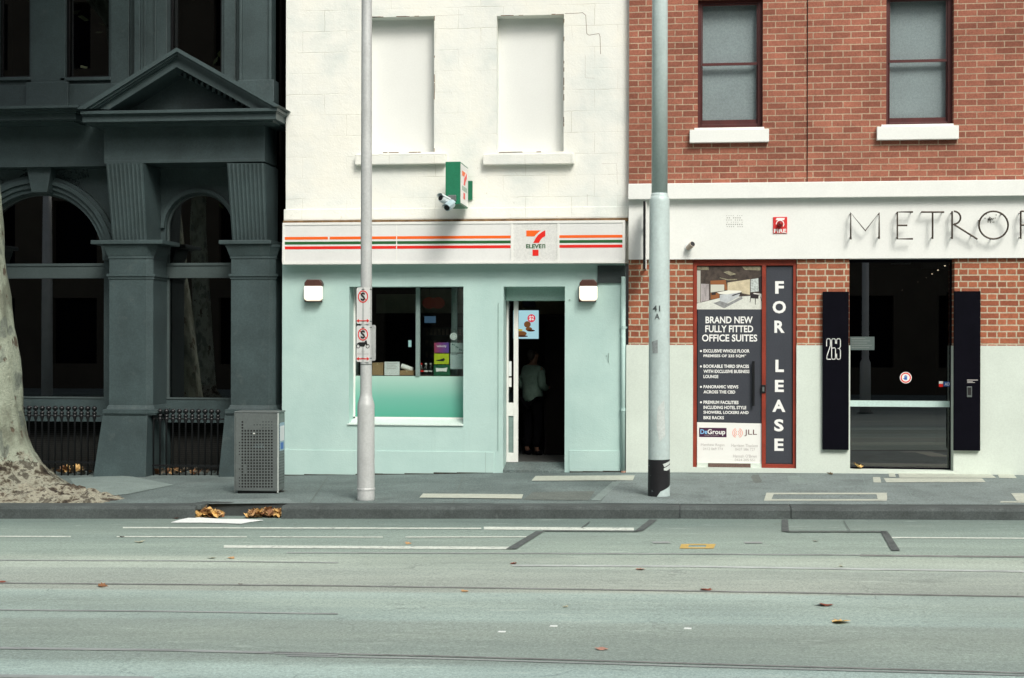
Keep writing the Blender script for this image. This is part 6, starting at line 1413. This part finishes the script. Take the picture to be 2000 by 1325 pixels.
for s_ in (-1, 1):
    i0 = len(S_); S_ += [(0, s_*.17, 1.355, .075), (-.045, s_*.222, 1.10, .072), (.15, s_*.172, 1.06, .056)]; SE += [(3, i0), (i0, i0+1), (i0+1, i0+2)]
skin('shirt', S_, SE, shirt)
T_ = [(0, 0, .92, .125, .145)]; TE = []
for s_ in (-1, 1):
    i0 = len(T_); T_ += [(0, s_*.088, .84, .10), (.02, s_*.097, .48, .075), (-.02, s_*.10, .11, .062)]; TE += [(0, i0), (i0, i0+1), (i0+1, i0+2)]
skin('trousers', T_, TE, trou)
SH = []; SHE = []
for s_ in (-1, 1):
    i0 = len(SH); SH += [(-.035, s_*.10, .06, .054), (.04, s_*.105, .045, .052), (.115, s_*.11, .036, .044)]; SHE += [(i0, i0+1), (i0+1, i0+2)]
    skin('shoe', SH[i0:], [(0, 1), (1, 2)], trou)
skin('hair', [(-.01, 0, 1.655, .075), (-.045, 0, 1.60, .075), (-.05, 0, 1.50, .045)], [(0, 1), (1, 2)], hairm)
for s_ in (-1, 1):
    q = MB(); q.lathe(.105, s_*.030, [(.003, 1.583), (.009, 1.588), (.003, 1.593)], 8); q.build('eye', M['ink_black'], pe, local=True)
    q = MB(); q.lathe(.03, s_*.078, [(.006, 1.55), (.016, 1.575), (.010, 1.60)], 10); q.build('ear', skinm, pe, local=True)
q = MB(); q.add([(.112, 0, 1.59), (.108, -.016, 1.548), (.108, .016, 1.548), (.138, 0, 1.552)], [(0, 1, 3), (0, 3, 2), (1, 2, 3), (0, 2, 1)]); q.build('nose', skinm, pe, local=True)
q = MB(); q.box(.100, .112, -.022, .022, 1.519, 1.527); q.build('mouth', plain('lips', (.22, .08, .07), .5), pe, local=True)

# ------------------------------------------------------------------ across the street, mirrored in the glass
ob = thing('opposite_building', 'dark stone office block across the street, mirrored in the shop glass', 'building', (0, -8, 0))
wl_ = []
for i in range(-12, 14):
    for j in range(4): wl_.append((i*3.0-.8, i*3.0+.8, .9+j*3.4, 3.2+j*3.4))
q = MB(); q.wall(-38, 42, -1.1, 15.0, -8.4, -8.0, wl_); q.build('wall', pbr('dark_stone', (.075, .062, .045), .8, var=.2, vs_=1), ob)
q = MB(); q.box(-38, 42, -8.3, -8.25, -1, 14.9); q.build('glazing', M['black_panel'], ob)
def far_tree(px, py_, lean, seed):
    vy = 2*(YG2+.11); yt = -1.2; x = W(px, 775, vy-yt)[0]
    rt = thing('street_tree', 'pale plane tree across the street, seen only mirrored in the dark arched window', 'tree', (x, yt, 0)); rg = random.Random(seed)
    q = MB(); q.tube([(x, yt, -.2), (x-.03, yt, .3), (x-.09, yt, 1.8), (x-.16, yt, 3.4), (x-.25, yt, 5.0), (x-.2, yt, 7)], [.62, .34, .29, .26, .24, .2], 18); q.build('trunk', M['bark'], rt, smooth=True)
    q = MB()
    for _ in range(1800):
        c = Vector((x+rg.gauss(0, 1.6), yt+rg.gauss(0, 1.4), 7.6+rg.gauss(0, .8))); s_ = rg.uniform(.1, .2); a1 = Vector((rg.uniform(-1, 1), rg.uniform(-1, 1), rg.uniform(-.5, .5))).normalized(); a2_ = a1.cross(Vector((0, .3, 1))).normalized()
        if c.z < 6: continue
        q.add([c-a1*s_, c+a2_*s_, c+a1*s_, c-a2_*s_], [(0, 1, 2, 3)])
    q.build('crown', LEAF['green'], rt, weld=False, norm=False)
far_tree(402, 775, 0, 5)
for px, yt, Yg, lab in ((1690, 1.9, yg, 'galvanised pole across the street, mirrored in the black glass door'), (92, 1.0, YG2+.11, 'galvanised pole across the street, mirrored in the left arched window')):
    x = W(px, 740, 2*Yg-yt)[0]; rt = thing('street_pole', lab, 'pole', (x, yt, 0), 'poles across the street')
    q = MB(); q.lathe(x, yt, [(.14, -.25), (.135, 1.2), (.09, 1.3), (.075, 7)] if px > 1000 else [(.16, -.25), (.15, 3), (.11, 7)], 20); q.build('shaft', M['galv_light'], rt, smooth=True)
    q = MB(); q.lathe(x, yt, [(.20, zroad(x)-.01), (.20, zroad(x)+.03)], 18); q.build('base_plate', M['steel'], rt)
